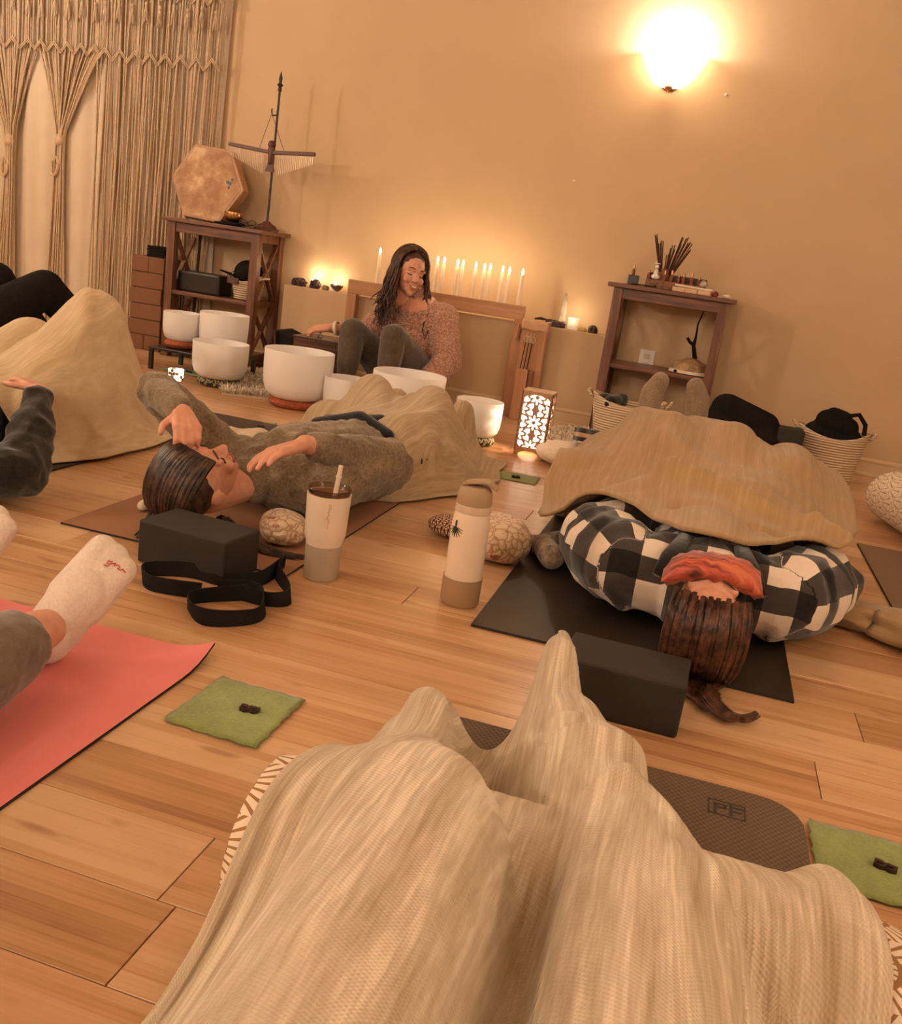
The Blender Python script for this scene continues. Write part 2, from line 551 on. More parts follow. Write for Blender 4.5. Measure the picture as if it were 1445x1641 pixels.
def floor_mat():
    t = NT('bamboo_plank')
    tc = t.n('TexCoord'); oi = t.n('ObjectInfo')
    sep = t.n('SeparateXYZ'); t.t.links.new(tc.outputs['Object'], sep.inputs[0])
    rnd = oi.outputs['Random']
    off = t.math('MULTIPLY', rnd, 37.0)
    strip = t.math('FLOOR', t.math('MULTIPLY', t.math('ADD', sep.outputs[1], off), 48.0))
    cm = t.n('CombineXYZ', i_0=t.math('MULTIPLY', t.math('ADD', sep.outputs[0], off), 0.9), i_1=t.math('MULTIPLY', strip, 1.7), i_2=off)
    wn = t.n('TexNoise'); t.t.links.new(cm.outputs[0], wn.inputs['Vector']); wn.inputs['Scale'].default_value = 1.3; wn.inputs['Detail'].default_value = 1
    cm2 = t.n('CombineXYZ', i_0=t.math('MULTIPLY', t.math('ADD', sep.outputs[0], off), 3.0), i_1=t.math('MULTIPLY', sep.outputs[1], 170.0), i_2=off)
    gr = t.n('TexNoise'); t.t.links.new(cm2.outputs[0], gr.inputs['Vector']); gr.inputs['Scale'].default_value = 1.0; gr.inputs['Detail'].default_value = 4
    # bamboo nodes: short darker patches scattered along the strips
    cm3 = t.n('CombineXYZ', i_0=t.math('MULTIPLY', t.math('ADD', sep.outputs[0], off), 9.0), i_1=t.math('ADD', t.math('MULTIPLY', sep.outputs[1], 24.0), t.math('MULTIPLY', off, 3.1)), i_2=0.0)
    vo = t.n('TexNoise'); t.t.links.new(cm3.outputs[0], vo.inputs['Vector']); vo.inputs['Scale'].default_value = 1.0; vo.inputs['Detail'].default_value = 1
    knot = t.ramp(vo.outputs[0], (0.66, (0, 0, 0)), (0.78, (1, 1, 1)))
    f = t.math('ADD', t.math('MULTIPLY', wn.outputs[0], 0.55), t.math('ADD', t.math('MULTIPLY', gr.outputs[0], 0.28), t.math('MULTIPLY', rnd, 0.36)))
    c = t.ramp(f, (0.34, (0.34, 0.155, 0.060)), (0.54, (0.52, 0.285, 0.135)), (0.78, (0.66, 0.42, 0.235)))
    c = t.mix(t.math('MULTIPLY', knot, 0.55), c, (0.22, 0.075, 0.022))
    t.base(c)
    t.p(Roughness=t.math('ADD', 0.22, t.math('MULTIPLY', gr.outputs[0], 0.16)), Coat_Weight=0.25, Coat_Roughness=0.2)
    t.bump(gr.outputs[0], 0.06, 0.001)
    return t.m
FLOORM = floor_mat()

def blanket_mat(name, lo, hi, freq=34.0, weave=330.0, wv=0.35):
    """woven throw: irregular stripes running along v, open knit relief across"""
    t = NT(name)
    tc = t.n('TexCoord'); sep = t.n('SeparateXYZ'); t.t.links.new(tc.outputs['UV'], sep.inputs[0])
    u, v = sep.outputs[0], sep.outputs[1]
    wob = t.n('TexNoise'); t.t.links.new(tc.outputs['UV'], wob.inputs['Vector']); wob.inputs['Scale'].default_value = 6.0
    c1 = t.n('CombineXYZ', i_0=t.math('MULTIPLY', t.math('ADD', u, t.math('MULTIPLY', wob.outputs[0], 0.012)), freq), i_1=t.math('MULTIPLY', v, 1.6), i_2=0.0)
    s1 = t.n('TexNoise'); t.t.links.new(c1.outputs[0], s1.inputs['Vector']); s1.inputs['Scale'].default_value = 1.0; s1.inputs['Detail'].default_value = 3
    c2 = t.n('CombineXYZ', i_0=t.math('MULTIPLY', u, freq * 5), i_1=t.math('MULTIPLY', v, 14.0), i_2=3.0)
    s2 = t.n('TexNoise'); t.t.links.new(c2.outputs[0], s2.inputs['Vector']); s2.inputs['Scale'].default_value = 1.0; s2.inputs['Detail'].default_value = 2
    f = t.math('ADD', t.math('MULTIPLY', s1.outputs[0], 0.58), t.math('MULTIPLY', s2.outputs[0], 0.42))
    wvv = t.math('SINE', t.math('MULTIPLY', v, weave * 6.2832))
    wu = t.math('SINE', t.math('MULTIPLY', u, weave * 0.8 * 6.2832))
    knit = t.math('MULTIPLY', wvv, wu)
    hole = t.math('MULTIPLY', t.math('SUBTRACT', 1.0, knit), 0.022)
    c = t.ramp(t.math('SUBTRACT', f, hole), (0.30, lo), (0.50, tuple((a * 0.45 + b * 0.55) for a, b in zip(lo, hi))), (0.60, hi))
    t.base(c)
    t.p(Roughness=0.9, Sheen_Weight=0.25, Sheen_Roughness=0.5, Specular_IOR_Level=0.1)
    t.bump(t.math('ADD', t.math('MULTIPLY', knit, 0.35), t.math('MULTIPLY', s2.outputs[0], 1.2)), wv, 0.004)
    return t.m
THROW_A = blanket_mat('cream_woven_throw', (0.40, 0.28, 0.165), (0.80, 0.67, 0.50), 40, 230, 0.5)
THROW_D = blanket_mat('pale_woven_throw', (0.50, 0.36, 0.20), (0.72, 0.56, 0.36), 26, 240, 0.35)
THROW_B = blanket_mat('beige_woven_throw', (0.36, 0.25, 0.135), (0.60, 0.445, 0.28), 55, 240, 0.4)
THROW_C = blanket_mat('tan_woven_throw', (0.34, 0.205, 0.092), (0.46, 0.295, 0.148), 60, 260, 0.35)

def plaid_mat():
    t = NT('buffalo_plaid')
    tc = t.n('TexCoord'); sep = t.n('SeparateXYZ'); t.t.links.new(tc.outputs['UV'], sep.inputs[0])
    s1, s2 = sep.outputs[0], sep.outputs[1]
    def stripe(s):
        return t.math('GREATER_THAN', t.math('FRACT', t.math('MULTIPLY', s, 1 / 0.145)), 0.5)
    k = t.math('ADD', stripe(s1), stripe(s2))
    c = t.ramp(t.math('MULTIPLY', k, 0.5), (0.0, (0.004, 0.004, 0.004)), (0.45, (0.052, 0.041, 0.036)), (0.9, (0.80, 0.66, 0.53)))
    c.node.color_ramp.interpolation = 'CONSTANT'
    co = t.coord('Object')
    nz = t.noise(co, 90, 4)
    t.base(t.mix(t.math('MULTIPLY', nz, 0.14), c, (0.10, 0.075, 0.06)))
    t.p(Roughness=0.95, Sheen_Weight=0.3, Specular_IOR_Level=0.1)
    t.bump(nz, 0.5, 0.003)
    return t.m
PLAID = plaid_mat()

def fan_mat(name, ground, line, sc_=(9, 9), rays=26.0, thick=0.2):
    """printed leaf / fan pattern on UV tiles"""
    t = NT(name)
    tc = t.n('TexCoord'); sep = t.n('SeparateXYZ'); t.t.links.new(tc.outputs['UV'], sep.inputs[0])
    v0 = t.math('MULTIPLY', sep.outputs[1], sc_[1])
    row = t.math('FLOOR', v0)
    u0 = t.math('ADD', t.math('MULTIPLY', sep.outputs[0], sc_[0]), t.math('MULTIPLY', t.math('MODULO', row, 2.0), 0.5))
    fx = t.math('SUBTRACT', t.math('FRACT', u0), 0.5)
    fy = t.math('FRACT', v0)
    ang = t.math('ARCTAN2', fx, t.math('ADD', fy, 0.12))
    rad = t.math('SQRT', t.math('ADD', t.math('POWER', fx, 2.0), t.math('POWER', fy, 2.0)))
    l1 = t.math('GREATER_THAN', t.math('SINE', t.math('MULTIPLY', ang, rays)), 1 - thick * 2.6)
    ring = t.math('LESS_THAN', t.math('ABSOLUTE', t.math('SUBTRACT', t.math('FRACT', t.math('MULTIPLY', rad, 2.0)), 0.5)), thick * 0.35)
    k = t.math('MAXIMUM', l1, ring)
    t.base(t.mix(k, ground, line))
    t.p(Roughness=0.85, Specular_IOR_Level=0.15)
    t.bump(t.noise(t.coord('Object'), 300, 2), 0.2, 0.002)
    return t.m
def crinkle_mat():
    t = NT('crinkled_cream_print'); co = t.coord('Object', (1, 1, 1))
    wn = t.n('TexNoise'); t.t.links.new(co, wn.inputs['Vector']); wn.inputs['Scale'].default_value = 30
    ad = t.n('VectorMath', operation='ADD'); sc2 = t.n('VectorMath', operation='SCALE'); t.t.links.new(wn.outputs[1], sc2.inputs[0]); sc2.inputs['Scale'].default_value = 0.03
    t.t.links.new(co, ad.inputs[0]); t.t.links.new(sc2.outputs[0], ad.inputs[1])
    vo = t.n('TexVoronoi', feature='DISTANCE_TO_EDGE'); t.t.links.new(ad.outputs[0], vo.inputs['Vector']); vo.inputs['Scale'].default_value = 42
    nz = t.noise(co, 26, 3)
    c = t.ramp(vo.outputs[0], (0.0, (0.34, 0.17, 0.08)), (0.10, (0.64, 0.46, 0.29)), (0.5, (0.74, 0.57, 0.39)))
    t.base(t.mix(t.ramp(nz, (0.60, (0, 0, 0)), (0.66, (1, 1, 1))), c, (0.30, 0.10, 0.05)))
    t.p(Roughness=0.55, Sheen_Weight=0.2); t.bump(vo.outputs[0], 0.9, 0.008)
    return t.m
LEAFPRINT = fan_mat('leaf_print_cotton', (0.80, 0.66, 0.50), (0.34, 0.17, 0.07), (7, 7))
SWIRLPRINT = fan_mat('swirl_print_cotton', (0.80, 0.66, 0.52), (0.42, 0.29, 0.18), (9, 9), 15, 0.10)
RINGPRINT = fan_mat('paisley_ring_cloth', (0.05, 0.05, 0.03), (0.42, 0.36, 0.2), (14, 2), 8, 0.2)
MUSHPRINT = fan_mat('brown_botanical_print', (0.66, 0.45, 0.30), (0.10, 0.03, 0.02), (7, 7), 9, 0.28)
CRINKLE = crinkle_mat()

def bowl_mat():
    t = NT('frosted_quartz')
    t.base((0.96, 0.92, 0.89))
    t.p(Roughness=0.42, Subsurface_Weight=0.0)
    tr = t.n('BsdfTranslucent'); tr.inputs[0].default_value = (0.95, 0.88, 0.82, 1)
    mx = t.n('MixShader'); mx.inputs[0].default_value = 0.28
    t.t.links.new(t.b.outputs[0], mx.inputs[1]); t.t.links.new(tr.outputs[0], mx.inputs[2])
    t.t.links.new(mx.outputs[0], t.out.inputs[0])
    t.bump(t.noise(t.coord('Object'), 700, 2), 0.08, 0.001)
    return t.m
QUARTZ = bowl_mat()
def glass_mat(name, col=(0.95, 0.9, 0.85), rough=0.05, ior=1.45):
    t = NT(name)
    t.base(col); t.p(Roughness=rough, Transmission_Weight=1.0, IOR=ior)
    return t.m
GLASS = glass_mat('clear_glass')
WALLM = mk('wall_paint', (0.60, 0.415, 0.245), 0.75, 0.035, 3, 0.12, 160, bd=0.002, spec=0.25)
WALLC = mk('cream_wall_paint', (0.76, 0.66, 0.53), 0.75, 0.03, 3)
TRIMM = mk('trim_paint', (0.66, 0.47, 0.29), 0.5, 0.03, 5)
CEILM = mk('ceiling_paint', (0.84, 0.74, 0.60), 0.9, 0.03, 3)
BLACK = mk('black_foam', (0.016, 0.013, 0.010), 0.75, 0.2, 120, 0.3, 500)
BLACKG = mk('black_gloss', (0.010, 0.008, 0.007), 0.3, 0.2, 30)
BLACKC = mk('black_cloth', (0.012, 0.010, 0.009), 0.95, 0.3, 60, 0.5, 250, spec=0.1)
WEB = mk('black_webbing', (0.012, 0.010, 0.009), 0.9, 0.3, 200, 0.5, 400, spec=0.15)
CREAM = mk('cream_cotton', (0.74, 0.60, 0.46), 0.9, 0.06, 20, 0.25, 300, spec=0.1)
ROPE = None
def rope_mat():
    t = NT('coiled_rope')
    co = t.coord('Object')
    sep = t.n('SeparateXYZ'); t.t.links.new(co, sep.inputs[0])
    wv = t.math('SINE', t.math('MULTIPLY', sep.outputs[2], 6.2832 / 0.0125))
    t.base(t.ramp(t.math('MULTIPLY_ADD', wv, 0.5, 0.5), (0.0, (0.40, 0.26, 0.14)), (0.35, (0.72, 0.56, 0.39))))
    t.p(Roughness=0.9, Specular_IOR_Level=0.1)
    t.bump(wv, 0.7, 0.003)
    return t.m
ROPE = rope_mat()
SKIN = None
def skin_mat():
    t = NT('skin')
    co = t.coord('Object')
    nz = t.noise(co, 40, 4)
    t.base(t.ramp(nz, (0.3, (0.60, 0.27, 0.17)), (0.7, (0.70, 0.35, 0.235))))
    t.p(Roughness=0.5, Subsurface_Weight=0.12, Subsurface_Radius=(0.012, 0.005, 0.003), Subsurface_Scale=0.6)
    t.bump(t.noise(co, 260, 3), 0.15, 0.002)
    return t.m
SKIN = skin_mat()
def knit_mat(name, c1, c2, sc_=120, bump=0.6):
    t = NT(name)
    co = t.coord('Object')
    nz = t.noise(co, sc_, 4, 0.7)
    n2 = t.noise(co, 18, 3)
    t.base(t.ramp(t.math('ADD', t.math('MULTIPLY', nz, 0.6), t.math('MULTIPLY', n2, 0.4)), (0.36, c1), (0.62, c2)))
    t.p(Roughness=0.95, Sheen_Weight=0.35, Specular_IOR_Level=0.08)
    t.bump(nz, bump, 0.006)
    return t.m
def boucle_mat(name, c1, c2):
    t = NT(name)
    co = t.coord('Object')
    vo = t.n('TexVoronoi'); t.t.links.new(co, vo.inputs['Vector']); vo.inputs['Scale'].default_value = 95
    t.base(t.ramp(t.math('ADD', vo.outputs['Distance'], t.math('MULTIPLY', t.noise(co, 14, 3), 0.5)), (0.30, c2), (0.85, c1)))
    t.p(Roughness=0.95, Sheen_Weight=0.3, Specular_IOR_Level=0.05)
    t.bump(t.math('SUBTRACT', 1.0, vo.outputs['Distance']), 1.0, 0.012)
    return t.m
OLIVE = knit_mat('olive_marl_knit', (0.10, 0.066, 0.034), (0.30, 0.215, 0.125), 130)
PINKKNIT = boucle_mat('pink_boucle_knit', (0.46, 0.225, 0.155), (0.80, 0.47, 0.35))
LEGGING = knit_mat('olive_legging', (0.062, 0.045, 0.032), (0.105, 0.077, 0.054), 60, 0.15)
DARKSWEAT = knit_mat('dark_olive_sweatshirt', (0.010, 0.008, 0.006), (0.028, 0.023, 0.017), 90, 0.3)
JEANS = knit_mat('navy_denim', (0.005, 0.005, 0.006), (0.018, 0.018, 0.021), 150, 0.3)
GREYSOCK = knit_mat('grey_sock', (0.20, 0.14, 0.09), (0.34, 0.24, 0.155), 160, 0.4)
WHITESOCK = knit_mat('white_sock', (0.66, 0.53, 0.44), (0.82, 0.69, 0.58), 200, 0.3)
KHAKI = knit_mat('khaki_trouser', (0.12, 0.085, 0.055), (0.19, 0.135, 0.085), 60, 0.25)
def hair_mat(name, c1, c2):
    t = NT(name)
    co = t.coord('Object')
    t.base(t.ramp(t.noise(co, 45, 3, 0.6), (0.40, c1), (0.66, c2)))
    t.p(Roughness=0.42, Specular_IOR_Level=0.4)
    return t.m
HAIR_A = hair_mat('chestnut_hair', (0.022, 0.008, 0.004), (0.12, 0.045, 0.022))
HAIR_B = hair_mat('dark_brown_hair', (0.012, 0.006, 0.004), (0.085, 0.042, 0.022))
FELT = knit_mat('green_felt', (0.19, 0.235, 0.055), (0.29, 0.34, 0.095), 220, 0.35)
CHOC = mk('dark_chocolate', (0.030, 0.010, 0.006), 0.38, 0.3, 90, 0.3, 200)
FURM = mk('ivory_fur', (0.84, 0.72, 0.58), 0.9, 0.12, 60, spec=0.1)
STONEA = mk('amethyst_cluster', (0.06, 0.03, 0.03), 0.25, 0.6, 60, 0.6, 60)
STONEB = mk('tan_stone', (0.30, 0.20, 0.10), 0.4, 0.4, 50, 0.3, 60)
BRASS = mk('aged_brass', (0.42, 0.22, 0.085), 0.28, 0.25, 30, metal=1.0)
STEEL = mk('steel', (0.6, 0.55, 0.5), 0.25, 0.05, 30, metal=1.0)
IRON = mk('dark_iron', (0.020, 0.014, 0.010), 0.45, 0.3, 50)
CHIME = mk('chime_metal', (0.72, 0.58, 0.42), 0.3, 0.1, 30, metal=0.7)
REDWOOD = mk('carved_redwood', (0.085, 0.022, 0.012), 0.45, 0.4, 30, stretch=(4, 4, 1))
WAX = emitm('candle_wax', (0.85, 0.66, 0.46), 0.06)
FLAME = emitm('candle_flame', (1.0, 0.80, 0.50), 22.0)
WHITEP = mk('white_plastic', (0.80, 0.72, 0.64), 0.4, 0.02, 20)

# ------------------------------------------------------------------ the room
WY = 5.25            # back wall
def struct(o, label):
    return tag(o, label, kind='structure')
base = MB().box(-5.0, 2.6, -2.6, WY, -0.06, -0.018).build('floor', mk('subfloor', (0.05, 0.02, 0.008), 0.9))
struct(base, 'glossy bamboo plank floor of the studio')
PW = 0.1395
pl_mesh = {}
rows = int((WY + 2.6) / PW) + 1
y0 = 0.732 - 24 * PW
r_ = random.Random(4)
for i in range(rows + 1):
    ya = y0 + i * PW
    yb = min(ya + PW, WY)
    if ya < -2.6 or yb - ya < 0.03:
        continue
    x = -5.0 - r_.uniform(0, 1.2)
    if abs(ya - 0.732) < 0.02:
        x = -0.48 - 1.85 * 3
    while x < 2.6:
        xa, xb = max(x, -5.0), min(x + 1.85, 2.6)
        x += 1.85
        if xb - xa < 0.05:
            continue
        key = (round(xb - xa, 3), round(yb - ya, 3))
        if key in pl_mesh:
            o = bpy.data.objects.new('plank', pl_mesh[key]); COL.objects.link(o)
        else:
            lx, ly = (xb - xa) / 2 - 0.0007, (yb - ya) / 2 - 0.0007
            o = MB().box(-lx, lx, -ly, ly, -0.018, 0.0).build('plank', FLOORM, bevel=0.0009, seg=1, recenter=False)
            pl_mesh[key] = o.data
        o.parent = base
        o.matrix_parent_inverse = Matrix.Translation(-base.location)
        o.location = ((xa + xb) / 2, (ya + yb) / 2, 0)
struct(MB().box(-5.1, 2.7, WY, WY + 0.1, -0.06, 2.7).build('wall_back', WALLM), 'warm tan painted back wall with the lit sconce')
struct(MB().box(-5.1, -5.0, -2.7, WY, -0.06, 2.7).build('wall_left', WALLC), 'cream side wall beyond the macrame curtain')
struct(MB().box(2.6, 2.7, -2.7, WY, -0.06, 2.7).build('wall_right', WALLC), 'cream side wall beyond the storage basket')
struct(MB().box(-5.1, 2.7, -2.7, -2.6, -0.06, 2.7).build('wall_front', WALLC), 'cream wall behind the photographer')
struct(MB().box(-5.1, 2.7, -2.7, WY + 0.1, 2.7, 2.8).build('ceiling', CEILM), 'cream painted ceiling')
LX0, LX1, LY, LZ = -2.412, -0.535, 5.08, 0.507
struct(MB().box(LX0, LX1, LY, WY, 0, LZ).build('wall_ledge', WALLM, bevel=0.006), 'low tan half wall whose top is a display ledge')
def baseboard(name, x0, x1, yw, label):
    b = MB()
    prof = [(0.0, 0.0), (0.016, 0.0), (0.016, 0.010), (0.011, 0.016), (0.011, 0.070), (0.017, 0.074), (0.017, 0.082), (0.010, 0.090), (0.0, 0.092)]
    b.grid([[Vector((x, yw - d, z)) for d, z in prof] for x in (x0, x1)])
    struct(b.build(name, TRIMM), label)
baseboard('baseboard_ledge', LX0, LX1, LY, 'moulded baseboard along the half wall')
baseboard('baseboard_right', LX1, 2.6, WY, 'moulded baseboard along the wall behind the storage basket')
baseboard('baseboard_left', -5.0, LX0, WY, 'moulded baseboard under the macrame curtain')

# sconces: frosted glass bowl cupped over a lamp on the wall
def sconce(p, nrm, watts, label, vis=True):
    """p: wall point; nrm: direction out of the wall"""
    n = Vector(nrm); side = Vector((0, 0, 1)).cross(n)
    t = thing('wall_sconce', label, 'lamp', p)
    P = Vector(p)
    rows_ = []
    for k, (rr, z) in enumerate(((0.025, -0.105), (0.062, -0.095), (0.098, -0.055), (0.128, 0.0), (0.150, 0.045), (0.156, 0.050))):
        row = []
        for j in range(25):
            a = PI * j / 24
            sc2 = 1 + (0.05 * math.cos(6 * a) if k > 3 else 0)
            row.append(P + side * rr * math.cos(a) * sc2 + n * (rr * math.sin(a) * 0.82 * sc2 + 0.004) + Vector((0, 0, z)))
        rows_.append(row)
    MB().grid(rows_).build('glass_shade', SHADEM, t, smooth='all', solid=0.004)
    b = MB(); b.ball(P + n * 0.055 + Vector((0, 0, -0.112)), (0.02, 0.02, 0.012)); b.tube([P + n * 0.055 + Vector((0, 0, -0.118)), P + n * 0.055 + Vector((0, 0, -0.135))], [0.007, 0.004], 10)
    b.build('finial', BRASS, t, smooth=True)
    MB().lathe([(0, 0), (0.06, 0), (0.06, 0.01), (0.045, 0.02), (0, 0.022)], P + Vector((0, 0, -0.06)), 24, M=n.to_track_quat('Z', 'Y').to_matrix()).build('back_plate', BRASS, t, smooth=True)
    bp = P + n * 0.065 + Vector((0, 0, 0.0))
    MB().ball(bp, (0.03, 0.03, 0.04)).build('bulb', BULB, t, smooth='all')
    ld = bpy.data.lights.new('sconce_light', 'POINT'); ld.energy = watts; ld.color = LAMP_COL; ld.shadow_soft_size = 0.035
    lo = bpy.data.objects.new('sconce_light', ld); COL.objects.link(lo)
    lo.location = P + n * 0.075 + Vector((0, 0, 0.062)); lo.parent = t; lo.matrix_parent_inverse = Matrix.Translation(-P)
    return t
def shade_mat():
    t = NT('frosted_lamp_glass')
    t.base((0.9, 0.8, 0.66)); t.p(Roughness=0.4, Emission_Color=(1.0, 0.84, 0.66, 1), Emission_Strength=7.0)
    tp = t.n('BsdfTransparent'); tp.inputs[0].default_value = (1.0, 0.93, 0.82, 1)
    mx = t.n('MixShader'); mx.inputs[0].default_value = 0.55
    t.t.links.new(t.b.outputs[0], mx.inputs[1]); t.t.links.new(tp.outputs[0], mx.inputs[2]); t.t.links.new(mx.outputs[0], t.out.inputs[0])
    return t.m
SHADEM = shade_mat()
BULB = emitm('lamp_bulb', (1.0, 0.82, 0.6), 40.0)
sp = py(1079, 106, WY)
sconce((sp.x, WY, sp.z), (0, -1, 0), SCONCE_W, 'lit glass bowl sconce on the back wall above the incense shelf')
sconce((-5.0, 3.3, 1.75), (1, 0, 0), SIDE_W * 0.48, 'lit glass bowl sconce on the side wall beside the macrame curtain')
sconce((-5.0, 0.2, 1.75), (1, 0, 0), SIDE_W, 'lit glass bowl sconce on the side wall far from the curtain')
sconce((-1.2, -2.6, 1.8), (0, 1, 0), SIDE_W * 0.75, 'lit glass bowl sconce on the wall behind the photographer')
sconce((2.6, 1.0, 1.75), (-1, 0, 0), SIDE_W * 0.5, 'unseen glass bowl sconce added on the side wall across from the curtain to brighten the floor')  # fill lamp added out of view to brighten the floor on the right
for (x, y), lb in (((920, 290), 'small nail hole plug in the tan wall below the sconce'), ((1163, 152), 'tiny screw in the tan wall beside the sconce')):
    q = py(x, y, WY)
    tag(MB().ball((q.x, WY - 0.002, q.z), (0.008, 0.004, 0.008), n=10, mseg=6).build('wall_plug', mk('plug_paint', (0.75, 0.6, 0.42), 0.5), smooth='all'), lb, 'wall plug')
q = py(1035, 578, WY)
t = thing('wall_outlet', 'white electrical outlet on the wall behind the incense shelf', 'outlet', (q.x, WY, q.z))
MB().box(q.x - 0.04, q.x + 0.04, WY - 0.008, WY, q.z - 0.058, q.z + 0.058).build('cover_plate', WHITEP, t, bevel=0.003)
for dz in (-0.022, 0.022):
    MB().box(q.x - 0.016, q.x + 0.016, WY - 0.010, WY - 0.007, q.z + dz - 0.014, q.z + dz + 0.014).build('socket', mk('outlet_socket', (0.62, 0.52, 0.42), 0.4), t, bevel=0.003)
# ------------------------------------------------------------------ curtain wall
CORD = mk('macrame_cotton', (0.60, 0.435, 0.28), 0.95, 0.12, 40, 0.5, 350, spec=0.1)
DRAPE = mk('white_sheer_drape', (0.70, 0.57, 0.42), 0.95, 0.04, 6, 0.2, 400, spec=0.1)
CY = 5.175
def cx(x, y=200, Y=CY): return py(x, y, Y).x
dt = thing('window_drape', 'plain off-white cloth drape hanging behind the macrame', 'curtain', (-3.9, 5.2, 0))
rows_ = []
for i in range(40):
    z = 0.03 + 2.52 * i / 39
    row = []
    for j in range(130):
        u = j / 129
        x = -4.95 + (4.95 - 2.955) * u + 0.012 * math.sin(z * 2.1 + u * 9)
        row.append(Vector((x, 5.222 + 0.014 * math.sin(u * 46 + 0.6 * math.sin(z * 1.3)) + 0.006 * math.sin(u * 101 + z), z)))
    rows_.append(row)
MB().grid(rows_).build('cloth', DRAPE, dt, smooth='all', solid=0.003)
MB().tube([(-5.0, 5.2, 2.56), (-2.85, 5.2, 2.56)], 0.012, 10).build('curtain_rod', IRON, dt, smooth=True)

def cord(mb, pts, r=0.0042):
    mb.tube(pts, r, 5, cap=False)
rc = random.Random(3)
def tassel(mb, x, y, z, h=0.085, n=7):
    mb.ball((x, y, z), (0.010, 0.010, 0.013), n=8, mseg=6)
    for k in range(n):
        a = 2 * PI * k / n
        mb.tube([(x, y, z), (x + 0.009 * math.cos(a), y + 0.006 * math.sin(a), z - h * 0.4), (x + 0.015 * math.cos(a), y + 0.008 * math.sin(a), z - h * rc.uniform(0.85, 1.05))], [0.004, 0.004, 0.003], 4, cap=False)
def chevrons(mb, x0, x1, y, z, n, h=0.05):
    w_ = (x1 - x0) / n
    for k in range(n):
        for dz in (0.0, -0.014):
            mb.tube([(x0 + k * w_, y, z - h + dz), (x0 + (k + 0.5) * w_, y - 0.004, z + dz), (x0 + (k + 1) * w_, y, z - h + dz)], 0.0055, 5)
# the long straight panel
mt = thing('macrame_panel', 'macrame curtain panel of long straight cords reaching the foam block stack', 'curtain', (-3.5, CY, 0))
b = MB()
XA, XB = cx(152, 300), cx(338, 250)
N = 74
for k in range(N):
    u = k / (N - 1)
    grp = math.sin(u * N * 2 * PI / 8.0) * 0.009
    xt = XA + (XB - XA) * u + 0.04 * (u - 0.2)
    xb = XA + (XB - XA) * u + rc.uniform(-0.025, 0.025)
    ph = rc.uniform(0, 6)
    yy = CY + rc.uniform(-0.018, 0.018)
    zb = rc.uniform(0.02, 0.10)
    pts = []
    for i in range(12):
        v = i / 11
        pts.append((xt + (xb - xt) * v + grp * (1 - v) + 0.006 * math.sin(v * 7 + ph), yy + 0.006 * math.sin(v * 9 + ph), 2.5 + (zb - 2.5) * v))
    cord(b, pts, rc.uniform(0.0042, 0.0065))
o = b.build('cords', CORD, mt, smooth='all', kind='stuff')
zc = py(230, 84, CY).z
for zz_ in (zc, zc + 0.34):
    b = MB(); chevrons(b, XA, XB + 0.03, CY - 0.022, zz_, 8, 0.055); b.build('knotted_band', CORD, mt, smooth='all')
for k in range(9):
    b = MB(); tassel(b, XA + (XB - XA + 0.03) * (k + 0.5) / 9, CY - 0.026, zc + 0.235 + 0.015 * (k % 2), 0.10)
    b.build('tassel', CORD, mt, smooth='all')
MB().tube([(XA - 0.05, CY, 2.5), (XB + 0.08, CY, 2.5)], 0.014, 10).build('curtain_rod', REDWOOD, mt, smooth=True)
# the two gathered panels
for (xs, xe, kx, ky, fx, lb) in ((60, 168, 97, 222, 88, 'macrame curtain panel gathered by a thick knot, hanging next to the straight cords'),
                                 (-60, 62, 17, 222, 6, 'macrame curtain panel gathered by a thick knot, hanging farther from the straight cords')):
    K = py(kx, ky, CY); FX = cx(fx, 430)
    gt = thing('macrame_panel', lb, 'curtain', (K.x, CY, 0))
    b = MB(); n = 40
    xa, xb = cx(xs, 20), cx(xe, 20)
    for k in range(n):
        u = k / (n - 1)
        xt = xa + (xb - xa) * u
        yy = CY + rc.uniform(-0.012, 0.012)
        pts = []
        for i in range(16):
            v = i / 15
            z = 2.5 + (0.03 - 2.5) * v
            if z > zc:
                x = xt + 0.004 * math.sin(9 * v + k)
            elif z > K.z:
                s_ = ((zc - z) / (zc - K.z)) ** 0.85
                x = xt + (K.x + (u - 0.5) * 0.03 - xt) * s_
            else:
                s_ = (K.z - z) / K.z
                x = K.x + (FX - K.x) * s_ + (u - 0.5) * (0.03 + 0.10 * s_ ** 0.6) + 0.004 * math.sin(k + v * 14)
            pts.append((x, yy + 0.008 * math.sin(k), z))
        cord(b, pts, 0.0052)
    b.build('cords', CORD, gt, smooth='all', kind='stuff')
    b = MB()
    b.lathe([(0, -0.04), (0.026, -0.03), (0.031, 0.0), (0.027, 0.03), (0, 0.04)], (K.x, CY - 0.004, K.z - 0.01), 14)
    b.build('gathering_knot', CORD, gt, smooth='all'); b = MB()
    for k in range(5):
        a = k * 1.2566
        q = py(kx - 6, ky + 45, CY)
        b.tube([(q.x + 0.028 * math.cos(a + i * 0.5), CY - 0.018 + 0.012 * math.sin(a), q.z + 0.055 * math.sin(a + i * 0.5)) for i in range(4)], 0.010, 6)
    b.build('looped_knot', CORD, gt, smooth='all')
    b = MB(); chevrons(b, xa, xb, CY - 0.02, zc + 0.01, 5, 0.05); b.build('knotted_band', CORD, gt, smooth='all')
    for k in range(5):
        b = MB(); tassel(b, xa + (xb - xa) * (k + 0.5) / 5, CY - 0.024, zc + 0.225 + 0.02 * (k % 2), 0.10)
        b.build('tassel', CORD, gt, smooth='all')
    MB().tube([(xa - 0.02, CY, 2.5), (xb + 0.02, CY, 2.5)], 0.014, 10).build('curtain_rod', REDWOOD, gt, smooth=True)

